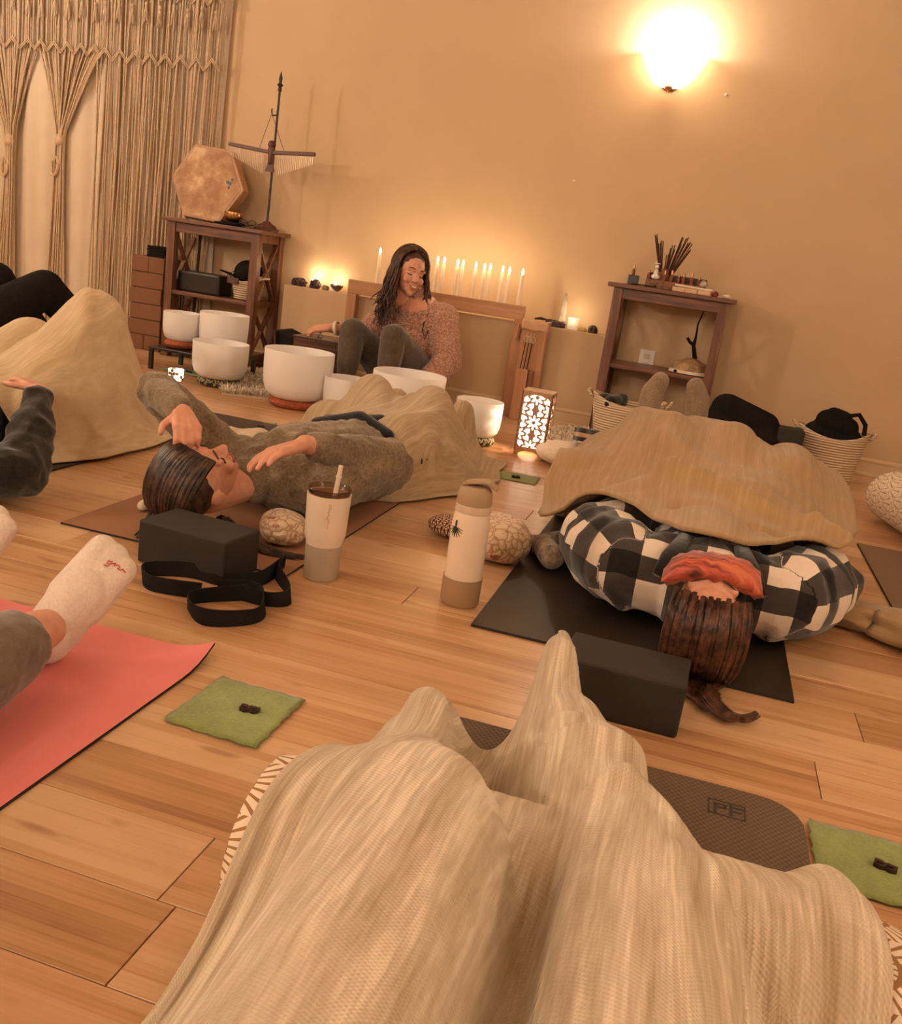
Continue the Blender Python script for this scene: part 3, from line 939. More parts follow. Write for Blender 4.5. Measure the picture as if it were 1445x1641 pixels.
# ------------------------------------------------------------------ wooden shelf stands
SW, SD, SH = 0.575, 0.325, 0.785
def shelf_stand(loc, label):
    t = thing('shelf_stand', label, 'shelf', loc, 0, 'dark wooden shelf stands against the wall')
    hw = SW / 2 - 0.025
    def P(name, mb, mt=SHELFW):
        return mb.build(name, mt, t, bevel=0.003, world=False)
    for sx in (-1, 1):
        for yy in (0.025, SD - 0.025):
            P('leg', MB().box(sx * hw - 0.024, sx * hw + 0.024, yy - 0.024, yy + 0.024, 0, SH - 0.022))
    P('top', MB().box(-SW / 2 - 0.03, SW / 2 + 0.03, -0.02, SD + 0.01, SH - 0.022, SH), SHELFX)
    for yy in (0.018, SD - 0.018):
        P('apron', MB().box(-hw, hw, yy - 0.009, yy + 0.009, SH - 0.075, SH - 0.022), SHELFX)
    for sx in (-1, 1):
        P('side_rail', MB().box(sx * hw - 0.01, sx * hw + 0.01, 0.03, SD - 0.03, SH - 0.07, SH - 0.022))
        P('side_rail', MB().box(sx * hw - 0.012, sx * hw + 0.012, 0.03, SD - 0.03, 0.352, 0.388))
        P('side_rail', MB().box(sx * hw - 0.012, sx * hw + 0.012, 0.03, SD - 0.03, 0.05, 0.085))
        for (za, zb) in ((0.388, SH - 0.07), (0.085, 0.352)):
            P('cross_brace', MB().bar((sx * hw, 0.045, za), (sx * hw, SD - 0.045, zb), 0.014, 0.026, (1, 0, 0)))
            P('cross_brace', MB().bar((sx * hw, 0.045, zb), (sx * hw, SD - 0.045, za), 0.014, 0.026, (1, 0, 0)))
    P('middle_shelf', MB().box(-hw, hw, 0.008, SD - 0.008, 0.362, 0.384), SHELFX)
    P('bottom_shelf', MB().box(-hw, hw, 0.008, SD - 0.008, 0.052, 0.072), SHELFX)
    return t
SLX, SLY = -2.795, 4.915
shelf_stand((SLX, SLY, 0), 'dark wooden shelf stand carrying the hexagonal drum and the bird chime')
SRX, SRY = -0.242, 4.915
shelf_stand((SRX, SRY, 0), 'dark wooden shelf stand carrying the incense sticks and oil bottles')

# hexagonal drum leaning on the wall
ctr = Vector((-2.93, 5.085, SH + 0.2075)); R = 0.235
M3 = (Matrix.Rotation(math.radians(-7), 3, 'X') @ Matrix.Rotation(math.radians(3), 3, 'Y') @ Matrix.Rotation(PI / 2, 3, 'X'))
def hexp(r): return [(r * math.cos(k * PI / 3), r * math.sin(k * PI / 3)) for k in range(6)]
t = thing('frame_drum', 'hexagonal hide drum leaning upright on the dark wooden shelf', 'drum', (ctr.x, ctr.y, SH))
Mh = Matrix.Translation(ctr) @ M3.to_4x4()
def drum_skin():
    t_ = NT('mottled_hide'); co = t_.coord('Object')
    nz = t_.noise(co, 9, 5, 0.65)
    t_.base(t_.ramp(nz, (0.38, (0.33, 0.15, 0.06)), (0.52, (0.46, 0.25, 0.115)), (0.64, (0.62, 0.40, 0.22))))
    t_.p(Roughness=0.6)
    return t_.m
fr = MB(); n = 6
o6, i6 = hexp(R), hexp(R * 0.90)
vs = [Mh @ Vector((x, y, z)) for z in (-0.035, 0.035) for x, y in o6] + [Mh @ Vector((x, y, z)) for z in (-0.035, 0.035) for x, y in i6]
fs = []
for k in range(6):
    k2 = (k + 1) % 6
    fs += [(k, k2, 6 + k2, 6 + k), (12 + k, 18 + k, 18 + k2, 12 + k2), (6 + k, 6 + k2, 18 + k2, 18 + k), (k, 12 + k, 12 + k2, k2)]
fr.add(vs, fs); fr.build('frame', wood_mat('drum_frame', (0.30, 0.13, 0.05), (0.52, 0.28, 0.13), 2, 12), t, bevel=0.006)
sk = MB().prism(hexp(R * 0.92), 0.030, 0.0365, Mh).build('drumhead', drum_skin(), t)
bee = MB()
for dx, dy, rx, ry in ((0.0, 0, 0.006, 0.012), (0.012, -0.003, 0.005, 0.012), (-0.011, 0.003, 0.005, 0.009), (0.018, 0.02, 0.006, 0.010), (0.006, -0.026, 0.006, 0.011)):
    bee.prism([(0.135 + dx + rx * math.cos(a), 0.025 + dy + ry * math.sin(a)) for a in [2 * PI * k / 10 for k in range(10)]], 0.0365, 0.0375, Mh)
bee.build('bee_emblem', BLACKG, sk)

# singing bowl on its cushion
bp = Vector((-2.70, 4.965, SH))
tag(MB().lathe([(0, 0.0), (0.060, 0.0), (0.068, 0.006), (0.068, 0.014), (0.058, 0.021), (0, 0.019)], bp, 28).build('bowl_cushion', BLACKC, smooth=True), 'flat black round cushion under the brass singing bowl', 'cushion')
tag(MB().lathe([(0, 0.020), (0.028, 0.021), (0.046, 0.034), (0.053, 0.055), (0.051, 0.074), (0.046, 0.075), (0.047, 0.055), (0.040, 0.036), (0, 0.026)], bp, 32).build('singing_bowl', BRASS, smooth=True), 'small hammered brass singing bowl on the black cushion', 'bowl')
tag(MB().tube([(-2.80, 4.935, SH + 0.008), (-2.70, 4.925, SH + 0.008)], [0.006, 0.011], 10).build('mallet', BLACKC, smooth=True), 'short black padded mallet lying before the brass singing bowl', 'mallet')
# eyeglasses
t = thing('eyeglasses', 'black wire eyeglasses folded on the dark wooden shelf', 'glasses', (-2.60, 4.95, SH))
for dx in (-0.028, 0.028):
    MB().tube([(-2.60 + dx + 0.024 * math.cos(a), 4.945 + 0.003 * math.sin(a), SH + 0.024 + 0.021 * math.sin(a)) for a in [2 * PI * k / 16 for k in range(17)]], 0.0025, 6).build('rim', BLACKG, t, smooth='all')
MB().tube([(-2.604, 4.943, SH + 0.03), (-2.60, 4.941, SH + 0.034), (-2.596, 4.943, SH + 0.03)], 0.002, 6).build('bridge', BLACKG, t)
for s_ in (-1, 1):
    MB().tube([(-2.60 + s_ * 0.052, 4.947, SH + 0.03), (-2.60 + s_ * 0.02, 4.985, SH + 0.022), (-2.60 - s_ * 0.05, 4.995, SH + 0.004)], 0.0022, 6).build('temple_arm', BLACKG, t)
# bird wind chime on its stand
bx, by = -2.535, 5.05
t = thing('bird_chime', 'carved wooden bird wind chime hung on a tall iron stand', 'wind chime', (bx, by, SH))
MB().lathe([(0, 0), (0.075, 0), (0.075, 0.010), (0.060, 0.016), (0.052, 0.030), (0.030, 0.040), (0.016, 0.052), (0, 0.055)], (bx, by, SH), 8).build('base', REDWOOD, t, bevel=0.003)
pb = MB(); pb.tube([(bx, by, SH + 0.04), (bx + 0.008, by, 1.53)], 0.0065, 10)
pb.lathe([(0, 1.52), (0.012, 1.525), (0.008, 1.545), (0.018, 1.556), (0.008, 1.566), (0.010, 1.59), (0.0, 1.63)], (bx + 0.008, by, 0), 12)
pb.build('pole', IRON, t, smooth=True)
MB().tube([(bx + 0.006, by - 0.006, 1.40), (bx - 0.012, by - 0.02, 1.395), (bx - 0.018, by - 0.022, 1.41), (bx - 0.018, by - 0.022, 1.43)], 0.004, 8).build('hook', IRON, t, smooth=True)
zb = 1.20; ybd = by - 0.022
bb = MB(); bb.ball((bx, ybd, zb + 0.045), 0.022); bb.capsule((bx, ybd, zb + 0.02), 0.020, (bx, ybd, zb - 0.05), 0.014); bb.prism([(-0.012, -0.05), (0.012, -0.05), (0.026, -0.098), (-0.026, -0.098)], -0.006, 0.006, Matrix.Translation((bx, ybd, zb)) @ Matrix.Rotation(PI / 2, 4, 'X'))
bb.build('bird_body', REDWOOD, t, smooth=True)
for s_ in (-1, 1):
    wg = MB().bar((bx + s_ * 0.012, ybd, zb + 0.004), (bx + s_ * 0.262, ybd, zb + 0.022), 0.022, 0.020).build('wing', REDWOOD, t, bevel=0.003)
    MB().tube([(bx - 0.016, by - 0.022, 1.405), (bx + s_ * 0.075, ybd, zb + 0.018)], 0.0015, 4).build('string', IRON, t)
    for k in range(20):
        x = bx + s_ * (0.045 + 0.0108 * k)
        zt = zb - 0.008 + 0.018 * k / 20
        ln = 0.105 - 0.0033 * k
        MB().tube([(x, ybd, zt), (x, ybd, zt - ln)], 0.0021, 5).build('chime_rod', CHIME, wg)

# middle shelf: speaker, basket, cap
tag(MB().box(SLX - 0.24, SLX + 0.03, SLY + 0.06, SLY + 0.22, 0.384, 0.50).build('speaker_box', BLACKG, bevel=0.012), 'black rectangular speaker on the middle shelf under the hexagonal drum', 'speaker')
tag(MB().tube([(SLX - 0.02, SLY + 0.235, 0.50), (SLX + 0.02, SLY + 0.255, 0.535), (SLX + 0.08, SLY + 0.245, 0.53), (SLX + 0.125, SLY + 0.26, 0.47), (SLX + 0.11, SLY + 0.275, 0.392)], 0.003, 6).build('power_cord', BLACKG, smooth=True), 'thin black cord curling behind the black speaker', 'cord')
def basket(name, c, rx, ry, h, label, flare=1.12, z0=0.0):
    t = thing(name, label, 'basket', (c[0], c[1], z0))
    rows_ = []
    for k in range(11):
        v = k / 10
        s_ = 0.86 + (flare - 0.86) * v
        rows_.append([Vector((c[0] + rx * s_ * math.cos(a), c[1] + ry * s_ * math.sin(a), z0 + h * v + (0.02 * math.cos(2 * a) * v * v))) for a in [2 * PI * j / 36 for j in range(36)]])
    bt = [[Vector((c[0], c[1], z0 + 0.004))] * 36]
    MB().grid(bt + rows_, close=True).build('body', ROPE, t, smooth='all', solid=0.009)
    for s_ in (-1, 1):
        MB().tube([(c[0] + s_ * rx * flare * 0.96, c[1] - 0.045, z0 + h * 0.96), (c[0] + s_ * (rx * flare + 0.02), c[1] - 0.03, z0 + h * 1.08), (c[0] + s_ * (rx * flare + 0.02), c[1] + 0.03, z0 + h * 1.08), (c[0] + s_ * rx * flare * 0.96, c[1] + 0.045, z0 + h * 0.96)], 0.007, 8).build('handle', ROPE, t, smooth='all')
    return t
sb = basket('rope_basket', (SLX + 0.165, SLY + 0.15), 0.085, 0.085, 0.125, 'small cream rope basket holding a black cap on the middle shelf', z0=0.384)
bc = MB(); bc.ball((SLX + 0.165, SLY + 0.15, 0.535), (0.085, 0.085, 0.075)); 
t = thing('cap', 'black baseball cap sitting in the small rope basket', 'cap', (SLX + 0.165, SLY + 0.15, 0.52))
bc.build('crown', BLACKC, t, smooth='all')
MB().prism([(0.075 * math.cos(a) * 1.0 , 0.085 * math.sin(a)) for a in [PI * k / 10 for k in range(11)]], -0.003, 0.003, Matrix.Translation((SLX + 0.10, SLY + 0.10, 0.515)) @ Matrix.Rotation(math.radians(115), 4, 'Z') @ Matrix.Rotation(math.radians(14), 4, 'X')).build('visor', BLACKC, t, bevel=0.002)
MB().box(SLX + 0.085, SLX + 0.155, SLY + 0.048, SLY + 0.058, 0.47, 0.505).build('leather_tag', REDWOOD, sb, bevel=0.003, label='brown leather tag')

# foam block stack
BRN = mk('brown_foam_block', (0.20, 0.085, 0.040), 0.85, 0.1, 150, 0.25, 500)
sx0, sy0 = -3.345, 4.98
g = 'brown foam yoga blocks in the stack'
def fblock(x0, x1, y0, y1, z0, z1, lb):
    tag(MB().box(x0, x1, y0, y1, z0, z1).build('yoga_block', BRN, bevel=0.006), lb, 'yoga block', g)
for s_ in (0, 1):
    fblock(sx0 + 0.106 * s_, sx0 + 0.104 + 0.106 * s_, sy0, sy0 + 0.2, 0.0, 0.089, 'brown foam block standing end on at the foot of the block stack')
for k in range(4):
    fblock(sx0 + 0.004 * (k % 2), sx0 + 0.21 + 0.004 * (k % 2), sy0 - 0.003 * (k % 3), sy0 + 0.15, 0.0905 + 0.091 * k, 0.1795 + 0.091 * k, 'brown foam block lying lengthwise in the block stack, ' + ['lowest', 'second', 'third', 'topmost'][k] + ' of the lengthwise ones')
for s_ in (0, 1):
    fblock(sx0 + 0.006 + 0.106 * s_, sx0 + 0.110 + 0.106 * s_, sy0, sy0 + 0.2, 0.4545, 0.545, 'brown foam block standing end on at the top of the block stack')
t = thing('strap_roll', 'bundle of black yoga straps on top of the foam block stack', 'strap', (sx0 + 0.14, sy0 + 0.08, 0.5455))
for k in range(4):
    MB().box(sx0 + 0.075 + 0.003 * (k % 2), sx0 + 0.205 - 0.004 * (k % 3), sy0 + 0.03, sy0 + 0.14, 0.5455 + 0.016 * k, 0.5605 + 0.016 * k).build('folded_strap', WEB, t, bevel=0.004)

# low black table, felt beneath
tx0, tx1, ty0, ty1 = -2.83, -2.36, 4.40, 4.72
t = thing('low_table', 'low black metal table carrying two crystal bowls', 'table', ((tx0 + tx1) / 2, (ty0 + ty1) / 2, 0))
MB().box(tx0, tx1, ty0, ty1, 0.105, 0.120).build('tabletop', BLACKG, t, bevel=0.003)
for x in (tx0 + 0.012, tx1 - 0.012):
    for y in (ty0 + 0.012, ty1 - 0.012):
        MB().box(x - 0.010, x + 0.010, y - 0.010, y + 0.010, 0, 0.105).build('leg', BLACKG, t)

# crystal singing bowls
def crystal(px_l, px_r, py_top, c, z0, h, label, ring=None, ringlabel=None, r=None):
    r = r or abs(py(px_r, py_top, c[1]).x - py(px_l, py_top, c[1]).x) / 2 / math.cos(0.12)
    rz = z0
    if ring:
        rb = MB(); pr_ = []
        for k in range(13):
            a = 2 * PI * k / 12
            pr_.append((r * 0.60 + 0.026 * math.cos(a), 0.021 + 0.021 * math.sin(a)))
        n_ = 40
        P = [[Vector((c[0] + q[0] * math.cos(2 * PI * j / n_), c[1] + q[0] * math.sin(2 * PI * j / n_), z0 + q[1])) for q in pr_] for j in range(n_ + 1)]
        UVs = [[(j / n_, k / 12) for k in range(13)] for j in range(n_ + 1)]
        tag(rb.grid(P, UVs).build('bowl_ring', ring, smooth='all'), ringlabel, 'cushion ring')
        rz = z0 + 0.034
    prof = [(0, 0), (r * 0.45, 0.002), (r * 0.72, h * 0.05), (r * 0.90, h * 0.16), (r * 0.975, h * 0.32), (r, h * 0.55), (r * 1.01, h * 0.985), (r * 1.0, h), (r * 0.965, h * 0.985), (r * 0.955, h * 0.5), (r * 0.90, h * 0.26), (r * 0.66, h * 0.11), (0, h * 0.075)]
    tag(MB().lathe(prof, (c[0], c[1], rz), 48).build('crystal_bowl', QUARTZ, smooth=60), label, 'singing bowl', 'frosted crystal singing bowls')
CORAL = mk('coral_ring_cloth', (0.36, 0.085, 0.03), 0.9, 0.4, 60, 0.3, 200)
crystal(284, 336, 520, (-2.72, 4.53), 0.12, 0.155, 'small frosted crystal bowl on a coral ring on the low black table', CORAL, 'coral cloth ring under the small crystal bowl on the low table')
crystal(311, 388, 512, (-2.50, 4.585), 0.12, 0.215, 'frosted crystal bowl on the low black table beside the coral ringed one', r=0.128)
c3 = pz(345, 618); crystal(306, 385, 556, (c3.x, c3.y + 0.03), 0, 0.185, 'frosted crystal bowl on a dark paisley ring in front of the low table', RINGPRINT, 'dark paisley cloth ring under the crystal bowl before the low table')
c4 = pz(468, 652); crystal(420, 522, 568, (c4.x, c4.y + 0.03), 0, 0.235, 'large frosted crystal bowl in front of the wooden harmonium', CORAL, 'coral cloth ring under the large crystal bowl before the harmonium')
crystal(523, 586, 606, (py(554, 606, 4.12).x, 4.12), 0, 0.185, 'frosted crystal bowl at the feet of the seated woman, half behind the throw')
crystal(601, 713, 600, (py(657, 600, 4.02).x, 4.02), 0, 0.27, 'tallest frosted crystal bowl, before the knees of the seated woman')
c7 = pz(757, 712); crystal(716, 790, 645, (c7.x, c7.y + 0.03), 0, 0.165, 'frosted crystal bowl on a paisley ring beside the cut-out lantern', RINGPRINT, 'paisley cloth ring under the crystal bowl beside the lantern')

# mosaic tea light holder
q = pz(281, 612)
t = thing('mosaic_tealight', 'small glowing mirrored mosaic tea light holder on the floor by the low table', 'candle holder', q)
b = MB(); rm = random.Random(5)
MB().lathe([(0, 0.003), (0.031, 0.003), (0.035, 0.03), (0.034, 0.062), (0.031, 0.062), (0.031, 0.03), (0.028, 0.008), (0, 0.008)], q, 20).build('cup', GLASS, t, smooth=True)
gl = [emitm('lit_mosaic_tile', (1.0, 0.82, 0.62), 3.0), mk('mirror_tile', (0.5, 0.4, 0.3), 0.15, 0.3, 20, metal=0.8)]
for k in range(4):
    for j in range(14):
        a = 2 * PI * (j + 0.5 * (k % 2)) / 14
        Mt = Matrix.Translation(q + Vector((0, 0, 0.010 + 0.0145 * k))) @ Matrix.Rotation(a, 4, 'Z')
        MB().box(0.0345, 0.0372, -0.0062, 0.0062, 0, 0.012, Mt).build('mosaic_tile', gl[0 if rm.random() < 0.55 else 1], t)

# ivory fur rugs
def fur(name, pts, label, h=0.035, n=5200, seed=1, parent=None, z0=0.004):
    rr = random.Random(seed); b = MB()
    xs = [p[0] for p in pts]; ys = [p[1] for p in pts]
    def inside(x, y):
        c = False; j = len(pts) - 1
        for i in range(len(pts)):
            if (pts[i][1] > y) != (pts[j][1] > y) and x < (pts[j][0] - pts[i][0]) * (y - pts[i][1]) / (pts[j][1] - pts[i][1]) + pts[i][0]:
                c = not c
            j = i
        return c
    k = 0
    while k < n:
        x, y = rr.uniform(min(xs), max(xs)), rr.uniform(min(ys), max(ys))
        if not inside(x, y): continue
        k += 1
        a = rr.uniform(0, 2 * PI); l = h * rr.uniform(0.6, 1.3); dx, dy = math.cos(a) * l * 0.9, math.sin(a) * l * 0.9 - 0.012
        wx, wy = -math.sin(a) * 0.0028, math.cos(a) * 0.0028
        z1 = l * rr.uniform(0.4, 0.9)
        b.add([(x - wx, y - wy, z0), (x + wx, y + wy, z0), (x + dx * 0.5 + wx * 0.8, y + dy * 0.5 + wy * 0.8, z0 + z1 * 0.8), (x + dx * 0.5 - wx * 0.8, y + dy * 0.5 - wy * 0.8, z0 + z1 * 0.8), (x + dx, y + dy, z0 + z1)], [(0, 1, 2, 3), (3, 2, 4)])
    t = thing(name, label, 'rug', (sum(xs) / len(xs), sum(ys) / len(ys), 0))
    MB().prism(pts, 0.0, z0 + 0.004).build('backing', FURM, t)
    b.build('pile', FURM, t, kind='stuff')
    return t
fl = [pz(*p) for p in ((355, 632), (430, 640), (440, 600), (400, 596), (362, 606))]
fur('fur_rug', [(p.x, p.y) for p in fl], 'ivory fur rug on the floor between the crystal bowls', seed=2)
fl = [(-0.72, 4.30), (-0.52, 4.22), (-0.40, 4.45), (-0.38, 4.80), (-0.62, 4.84), (-0.74, 4.6)]
fur('fur_rug', fl, 'ivory fur rug on the floor behind the cut-out lantern', 0.05, 6500, seed=3)
fl = [(-1.30, 4.05), (-1.05, 4.25), (-1.02, 4.55), (-1.25, 4.75), (-1.75, 4.80), (-1.85, 4.4)]
fur('fur_rug', fl, 'ivory fur rug under the seated woman', 0.04, 5200, seed=4)
# ------------------------------------------------------------------ harmonium box
hx0, hx1, hy0, hy1 = -2.13, -1.80, 4.50, 4.72
t = thing('harmonium', 'dark wooden harmonium box under the hand of the seated woman', 'instrument', ((hx0 + hx1) / 2, (hy0 + hy1) / 2, 0))
body = MB().box(hx0 + 0.075, hx1, hy0, hy1, 0.0, 0.285).build('body', BOXW, t, bevel=0.004)
MB().box(hx0 + 0.07, hx1 + 0.006, hy0 - 0.006, hy1 + 0.006, 0.285, 0.297).build('lid', BOXW, t, bevel=0.003)
fl = MB()
fl.add([Vector(p) for p in ((hx0 + 0.072, hy0, 0.02), (hx0 + 0.072, hy0, 0.27), (hx0 - 0.03, hy0 + 0.02, 0.30), (hx0 + 0.02, hy0 + 0.02, 0.02), (hx0 + 0.072, hy1, 0.02), (hx0 + 0.072, hy1, 0.27), (hx0 - 0.03, hy1, 0.30), (hx0 + 0.02, hy1, 0.02))],
       [(0, 1, 2, 3), (4, 7, 6, 5), (0, 4, 5, 1), (3, 2, 6, 7), (0, 3, 7, 4), (1, 5, 6, 2)])
fl.build('bellows', BLACKC, t)
MB().add([Vector(p) for p in ((hx0 - 0.034, hy0, 0.305), (hx0 + 0.016, hy0, 0.0), (hx0 + 0.016, hy1, 0.0), (hx0 - 0.034, hy1, 0.305), (hx0 - 0.046, hy0, 0.303), (hx0 + 0.004, hy0, 0.0), (hx0 + 0.004, hy1, 0.0), (hx0 - 0.046, hy1, 0.303))],
         [(0, 1, 2, 3), (4, 7, 6, 5), (0, 4, 5, 1), (1, 5, 6, 2), (2, 6, 7, 3), (3, 7, 4, 0)]).build('bellows_board', BOXW, t)
MB().box(hx0 + 0.085, hx1 - 0.008, hy0 - 0.003, hy0, 0.19, 0.255).build('front_panel', BOXW, t, bevel=0.002)
MB().lathe([(0, 0), (0.012, 0), (0.008, 0.008), (0.005, 0.022), (0.010, 0.030), (0, 0.036)], ((hx0 + hx1) / 2 + 0.02, hy0 + 0.08, 0.297), 12).build('knob', STEEL, t, smooth=True)
for k in range(7):
    MB().tube([(hx1 - 0.03 - 0.017 * k, hy0 - 0.004, 0.16 - 0.012 * (k % 3)), (hx1 - 0.03 - 0.017 * k, hy0 - 0.006, 0.115 - 0.012 * (k % 3))], 0.004, 6).build('stop_pin', CREAM, t, smooth=True)

# ------------------------------------------------------------------ candle mantel and candles
ex = py(838, 495, 5.0).x
t = thing('wooden_mantel', 'pale oak mantel frame standing before the half wall behind the woman', 'frame', (-1.48, 5.03, 0))
zt, zb_ = 0.594, 0.518
MB().box(-2.0, ex, 5.025, 5.076, zb_, zt).build('beam', OAKX, t, bevel=0.004)
MB().box(ex - 0.045, ex + 0.012, 5.025, 5.078, 0.0, zb_).build('post', OAKZ, t, bevel=0.004)
MB().box(-2.0, -1.945, 5.025, 5.078, 0.0, zb_).build('post', OAKZ, t, bevel=0.004)
pb = MB().box(ex + 0.014, ex + 0.150, 4.985, 5.045, 0.0, 0.522).build('side_panel', OAKZ, t, bevel=0.004)
MB().bar((ex - 0.005, 5.012, 0.500), (ex - 0.014, 5.005, 0.415), 0.016, 0.018).build('peg', OAKZ, t, bevel=0.003)
# cloth over the panel
rows_ = []
for i in range(9):
    u = i / 8
    row = []
    for j in range(15):
        v = j / 14
        y = 4.975 + 0.08 * min(1, v * 2.0) if v < 0.5 else 5.056
        y = 4.972 if v < 0.35 else (4.972 + (v - 0.35) / 0.3 * 0.08 if v < 0.65 else 5.052)
        z = 0.528 - (0.35 - v) * 0.14 if v < 0.35 else (0.531 if v < 0.65 else 0.528 - (v - 0.65) * 0.2)
        row.append(Vector((ex + 0.012 + 0.142 * u, y - 0.004 * math.sin(u * 14), z + 0.004 * math.sin(u * 11 + v * 5))))
    rows_.append(row)
tag(MB().grid(rows_).build('cloth_scrap', mk('blush_cloth', (0.62, 0.36, 0.22), 0.9, 0.08, 30, 0.3, 200), smooth='all', solid=0.003), 'blush cloth folded over the oak panel end', 'cloth')
tag(MB().tube([(ex + 0.07, 5.0, 0.541), (ex + 0.10, 5.02, 0.546), (ex + 0.15, 5.01, 0.543)], [0.004, 0.008, 0.003], 8).build('twig', IRON, smooth=True), 'dark twig lying on the blush cloth', 'twig')
# mallet holder
h0 = ex + 0.030
t = thing('mallet_holder', 'narrow wooden holder box fixed to the oak panel holding three wands', 'holder', (h0 + 0.04, 4.95, 0.0))
MB().box(h0, h0 + 0.062, 4.932, 4.984, 0.0, 0.275).build('box', OAKZ, t, bevel=0.003)
MB().box(h0 + 0.064, h0 + 0.088, 4.945, 4.984, 0.0, 0.272).build('side_slat', wood_mat('red_oak', (0.20, 0.06, 0.025), (0.34, 0.13, 0.06), 2, 12), t, bevel=0.002)
for k in range(3):
    x = h0 + 0.014 + 0.018 * k
    wt = thing('tuning_wand', 'thin black wand with a looped wire head in the wooden holder', 'wand', (x, 4.955, 0.27), 0, 'wands in the wooden holder')
    MB().tube([(x, 4.955, 0.2755), (x + 0.006, 4.955, 0.415)], 0.0028, 6).build('rod', BLACKG, wt, smooth=True)
    MB().tube([(x + 0.007 + 0.012 * math.sin(a) * (1 if a < PI else 1), 4.955, 0.432 + 0.016 * -math.cos(a)) for a in [2 * PI * j / 12 for j in range(13)]] + [(x + 0.012, 4.955, 0.468)], 0.002, 5).build('loop', CHIME, wt, smooth=True)

# taper candles on the beam
flames = []
r2 = random.Random(8)
spots = [609, 640, 663, 682, 701, 711.5, 733, 741.5, 762, 776, 785, 805, 816, 837]
g = 'lit cream taper candles on the oak mantel'
proto = None
for i, x in enumerate(spots):
    yt = 400 + (x - 609) * (434 - 400) / (837 - 609)
    q = py(x, yt + 7, 5.050)
    zc_ = 0.594
    hh = q.z - zc_
    lean = q.x - py(x - 12, yt + 90, 5.050).x
    t = thing('taper_candle', 'lit slim cream taper candle standing on the oak mantel', 'candle', (q.x, 5.050, zc_), 0, g)
    MB().lathe([(0, 0), (0.0105, 0), (0.0095, hh - 0.004), (0.006, hh), (0, hh)], (q.x, 5.050, zc_), 14).build('wax', WAX, t, smooth=True)
    MB().lathe([(0, 0.0), (0.0045, 0.005), (0.0065, 0.013), (0.0045, 0.024), (0, 0.036)], (q.x, 5.050, q.z), 12).build('flame', FLAME, t, smooth='all')
    if i % 2 == 0:
        ld = bpy.data.lights.new('candle_light', 'POINT'); ld.energy = 0.4; ld.color = (1, 0.72, 0.42); ld.shadow_soft_size = 0.012
        lo = bpy.data.objects.new('candle_light', ld); COL.objects.link(lo); lo.location = (q.x, 5.045, q.z + 0.055); lo.parent = t; lo.matrix_parent_inverse = Matrix.Translation(-ROOTLOC[t.name])

# stones and lights on the ledge
def rock(name, x, y, z, r, mat_, label, seed, cat='stone', spiky=0.35):
    bm = bmesh.new(); bmesh.ops.create_icosphere(bm, subdivisions=3, radius=1)
    for v in bm.verts:
        k = 1 + spiky * mnoise.noise(v.co * 2.3 + Vector((seed * 7.1, 0, 0))) + spiky * 0.5 * mnoise.noise(v.co * 6 + Vector((seed, 3, 0)))
        v.co = Vector((v.co.x * r[0] * k, v.co.y * r[1] * k, max(v.co.z * r[2] * k, -r[2] * 0.55)))
    me = bpy.data.meshes.new(name); bm.to_mesh(me); bm.free(); me.materials.append(mat_)
    o = bpy.data.objects.new(name, me); COL.objects.link(o); o.location = (x, y, z + r[2] * 0.55)
    return tag(o, label, cat)
lz = LZ
def lx(px_): return py(px_, 465, 5.14).x
rock('crystal_cluster', lx(478), 5.14, lz, (0.045, 0.03, 0.030), STONEA, 'dark amethyst cluster at the shelf end of the ledge', 1)
rock('crystal_cluster', lx(505), 5.13, lz, (0.030, 0.028, 0.034), STONEA, 'chunky dark amethyst cluster beside the glowing tea light', 2)
rock('pebble', lx(522), 5.13, lz, (0.020, 0.018, 0.018), STONEB, 'small tan pointed stone on the ledge', 3)
def shell_dish(x, mat_, label, rx=0.05, seed=0):
    rows_ = []
    for i in range(7):
        v = i / 6
        rows_.append([Vector((x + rx * v * math.cos(a) * (1.25 if math.cos(a) < 0 else 1), 5.13 + 0.03 * v * math.sin(a), lz + 0.003 + 0.032 * v * v + 0.004 * math.sin(5 * a + seed) * v)) for a in [2 * PI * j / 24 for j in range(24)]])
    return tag(MB().grid(rows_, close=True).build('shell', mat_, smooth='all', solid=0.004), label, 'shell')
shell_dish(lx(541), mk('mussel_shell', (0.10, 0.06, 0.04), 0.3, 0.5, 40), 'dark flat shell lying on the ledge', 0.035, 1)
shell_dish(lx(574), mk('abalone_shell', (0.22, 0.11, 0.05), 0.3, 0.5, 40), 'brown abalone shell dish on the ledge near the woman', 0.042, 2)
def tealight(x, y, z, label, watts, glass=True, r=0.028, h=0.05):
    t = thing('tealight', label, 'candle', (x, y, z))
    MB().lathe([(0, 0.001), (r * 0.85, 0.001), (r, h), (r * 0.93, h), (r * 0.8, 0.006), (0, 0.006)], (x, y, z), 20).build('glass_cup', FROST, t, smooth=True)
    MB().lathe([(0, 0.007), (r * 0.72, 0.007), (r * 0.75, h * 0.45), (0, h * 0.43)], (x, y, z), 16).build('wax', WAX, t, smooth=True)
    MB().lathe([(0, 0.0), (0.004, 0.004), (0.0055, 0.011), (0.003, 0.020), (0, 0.028)], (x, y, z + h * 0.6), 10).build('flame', FLAME, t, smooth='all')
    ld = bpy.data.lights.new('tealight_light', 'POINT'); ld.energy = watts; ld.color = (1, 0.76, 0.50); ld.shadow_soft_size = 0.01
    lo = bpy.data.objects.new('tealight_light', ld); COL.objects.link(lo); lo.location = (x, y, z + h + 0.02); lo.parent = t; lo.matrix_parent_inverse = Matrix.Translation(-Vector((x, y, z)))
